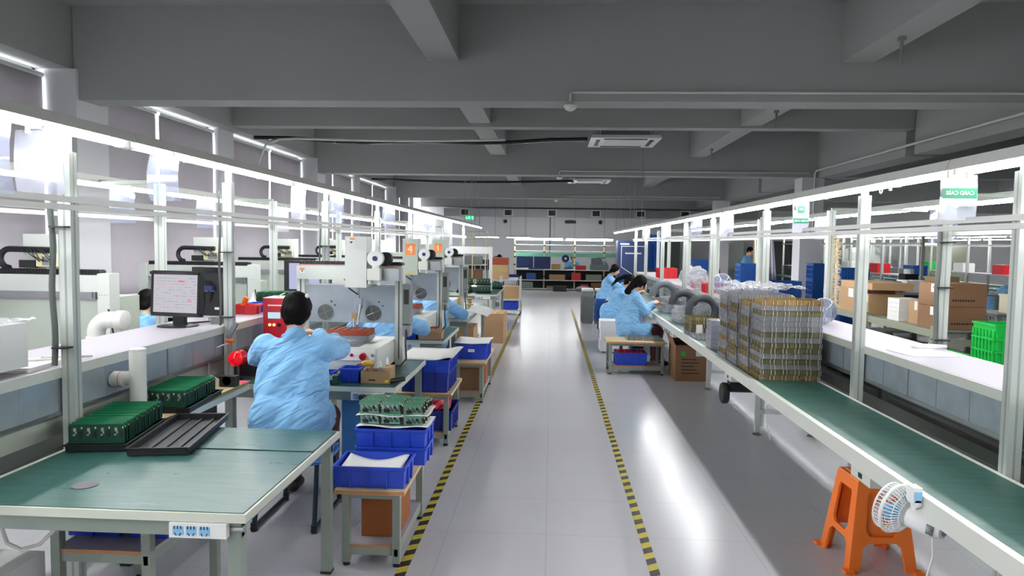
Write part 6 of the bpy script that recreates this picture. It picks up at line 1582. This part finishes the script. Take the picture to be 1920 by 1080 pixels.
# further assembly frames
for x, yy0, n, lab in ((9.0, 17.2, 6, 'inner'), (12.3, 17.2, 7, 'outer')):
    T = thing('assembly_bench', 'white assembly bench frame of the %s far right line' % lab, 'assembly bench', (x, yy0, 0))
    for i in range(n):
        for dx in (-.3, .3): new('postgrey').bb(dx-.03, dx+.03, i*2-.03, i*2+.03, 0, 2.1).build('post', T)
    L = (n-1)*2
    for dx in (-.34, .34): new('railwhite').bb(dx-.02, dx+.02, 0, L, 1.86, 1.91).build('rail', T)
    new('laminate').bb(-.29, .29, 0, L, 1.08, 1.1).build('shelf_board', T); new('belt').bb(-.9, -.35, 0, L, .72, .75).build('belt', T); new('belt').bb(.35, .9, 0, L, .72, .75).build('belt', T)
    for i in range(n): new('alum').bb(-.33, .33, i*2-.02, i*2+.02, 2.1, 2.14).build('lamp_arm', T)
    for k in range(5):
        nm, mt = (('blue', 'bluecrate'), ('red', 'redbin'), ('white', 'white'), ('green', 'greencrate'), ('grey', 'greybag'))[k]
        box_solo('%s box on the shelf of the %s far right line' % (nm, lab), 'storage_box', 'box', (x, yy0+.9+k*1.9, 1.101), (.34, .5, .26), mt)
# cross-lying lamps frames near the back right
for i, (x, y, w, h, mt, lab) in enumerate(((6.9, 28.5, 1.2, 1.9, 'greymetal', 'grey'), (9.6, 29.5, 1.4, 2.0, 'black', 'black'), (12.6, 29.6, 1.6, 1.8, 'machine', 'pale'), (4.6, 29.4, 1.2, 2.0, 'darkslot', 'dark'), (15.6, 29.4, 1.6, 1.9, 'rackgrey', 'olive'))):
    T = thing('storage_cabinet', 'tall %s cabinet against the back wall in the right bay' % lab, 'cabinet', (x, y, 0))
    new(mt).bb(-w/2, w/2, -.3, .3, .04, h).build('cabinet_body', T, bevel=.01)
    for s in (-1, 1):
        new(mt).bb(min(s*.01, s*(w/2-.02)), max(s*.01, s*(w/2-.02)), -.315, -.3, .08, h-.04).build('door', T, bevel=.003); new('chrome').bb(s*.04-.008, s*.04+.008, -.33, -.315, h*.45, h*.55).build('handle', T)
    new('black').bb(-w/2+.05, w/2-.05, -.25, .25, 0, .04).build('plinth', T)
# reflow-like dark machines at the far left
for i, (x, y, w, h, lab) in enumerate(((-3.5, 17.2, 1.0, 1.5, 'nearer'), (-3.6, 20.0, 1.0, 1.7, 'further'))):
    T = thing('test_cabinet', 'grey test cabinet behind the far left shelf, %s one' % lab, 'machine', (x, y, 0)); new('machinegrey').bb(-w/2, w/2, -.4, .4, .05, h).build('cabinet_body', T, bevel=.01); new('blackshiny').bb(-w/2+.1, w/2-.1, -.41, -.4, h*.55, h*.85).build('window', T); new('black').bb(-w/2+.05, w/2-.05, -.35, .35, 0, .05).build('plinth', T)
T = thing('pipe_rack', 'cream pipe rack frame at the far end of the left row', 'rack', (-2.7, 24.4, 0))
for x in (-.45, 0, .45):
    for y in (0, .8): new('clipyellow').cyl((x, y, 0), (x, y, 2.2), .02, n=8).build('post', T)
for z in (.5, 1.0, 1.6, 1.9, 2.15):
    g = new('railwhite').cyl((-.45, 0, z), (.45, 0, z), .016, n=8).cyl((-.45, .8, z), (.45, .8, z), .016, n=8).cyl((-.45, 0, z), (-.45, .8, z), .016, n=8).cyl((.45, 0, z), (.45, .8, z), .016, n=8); g.build('rail', T)
for z in (.5, 1.0): new('greymetal').bb(-.44, .44, .02, .78, z-.01, z+.005).build('shelf', T)
for i, (z, mt, lab) in enumerate(((.506, 'carton', 'brown'), (1.006, 'greymetal', 'grey'))): box_solo('%s box on the cream pipe rack at the far left' % lab, 'storage_box', 'box', (-2.7, 24.8, z), (.6, .5, .3), mt)
plain_bench('bench with dark equipment at the far left end of the hall', -3.3, -1.82, 26.6, 27.4, .78)
for i, (x, d, mt, lab) in enumerate(((-2.9, (.4, .4, .5), 'black', 'black'), (-2.42, (.44, .4, .35), 'navy', 'navy'), (-2.0, (.3, .3, .5), 'greymetal', 'grey'))): box_solo('%s equipment box on the far left bench' % lab, 'equipment_box', 'equipment', (x, 27.0, .781), d, mt)
plain_bench('table with stacked cartons right of the far left pipe rack', -1.75, -.95, 19.5, 21.2, .75, 'laminate')
for i, (z, mt, lab) in enumerate(((.751, 'cartontan', 'tan'), (.952, 'tan', 'olive'), (1.153, 'copper', 'red brown'))): box_solo('%s box in the pile on the far left table' % lab, 'storage_box', 'box', (-1.45, 20.2, z), (.5, .6, .2), mt)
# ---------------------------------------------------------------- camera, world, view
cam = bpy.data.cameras.new('camera'); co = bpy.data.objects.new('camera', cam); C.objects.link(co)
F_PX = 1333.0
yaw, pitch, roll = math.atan(72/F_PX), math.atan(83/F_PX), .014
fw = V((-math.sin(yaw)*math.cos(pitch), math.cos(yaw)*math.cos(pitch), -math.sin(pitch)))
r0 = V((math.cos(yaw), math.sin(yaw), 0)); u0 = r0.cross(fw)
rt = r0*math.cos(roll) + u0*math.sin(roll); up = -r0*math.sin(roll) + u0*math.cos(roll)
R = Matrix((rt, up, -fw)).transposed().to_4x4()
co.matrix_world = Matrix.Translation((0, 0, 1.75)) @ R
cam.sensor_width = 36; cam.lens = 36*F_PX/1920; cam.clip_end = 200
S.camera = co
wd = bpy.data.worlds.new('world'); S.world = wd; wd.use_nodes = True
wd.node_tree.nodes['Background'].inputs[0].default_value = (.93, .96, 1, 1)
wd.node_tree.nodes['Background'].inputs[1].default_value = 4.0
S.view_settings.view_transform = 'Standard'; S.view_settings.look = 'None'; S.view_settings.gamma = 1
S.view_settings.use_curve_mapping = False
S.view_settings.exposure = 1.3
S.cycles.max_bounces = 8; S.cycles.diffuse_bounces = 5; S.cycles.glossy_bounces = 4; S.cycles.transparent_max_bounces = 24; S.cycles.transmission_bounces = 4
S.cycles.use_denoising = True
S.cycles.sample_clamp_indirect = 6; S.cycles.caustics_reflective = False; S.cycles.caustics_refractive = False
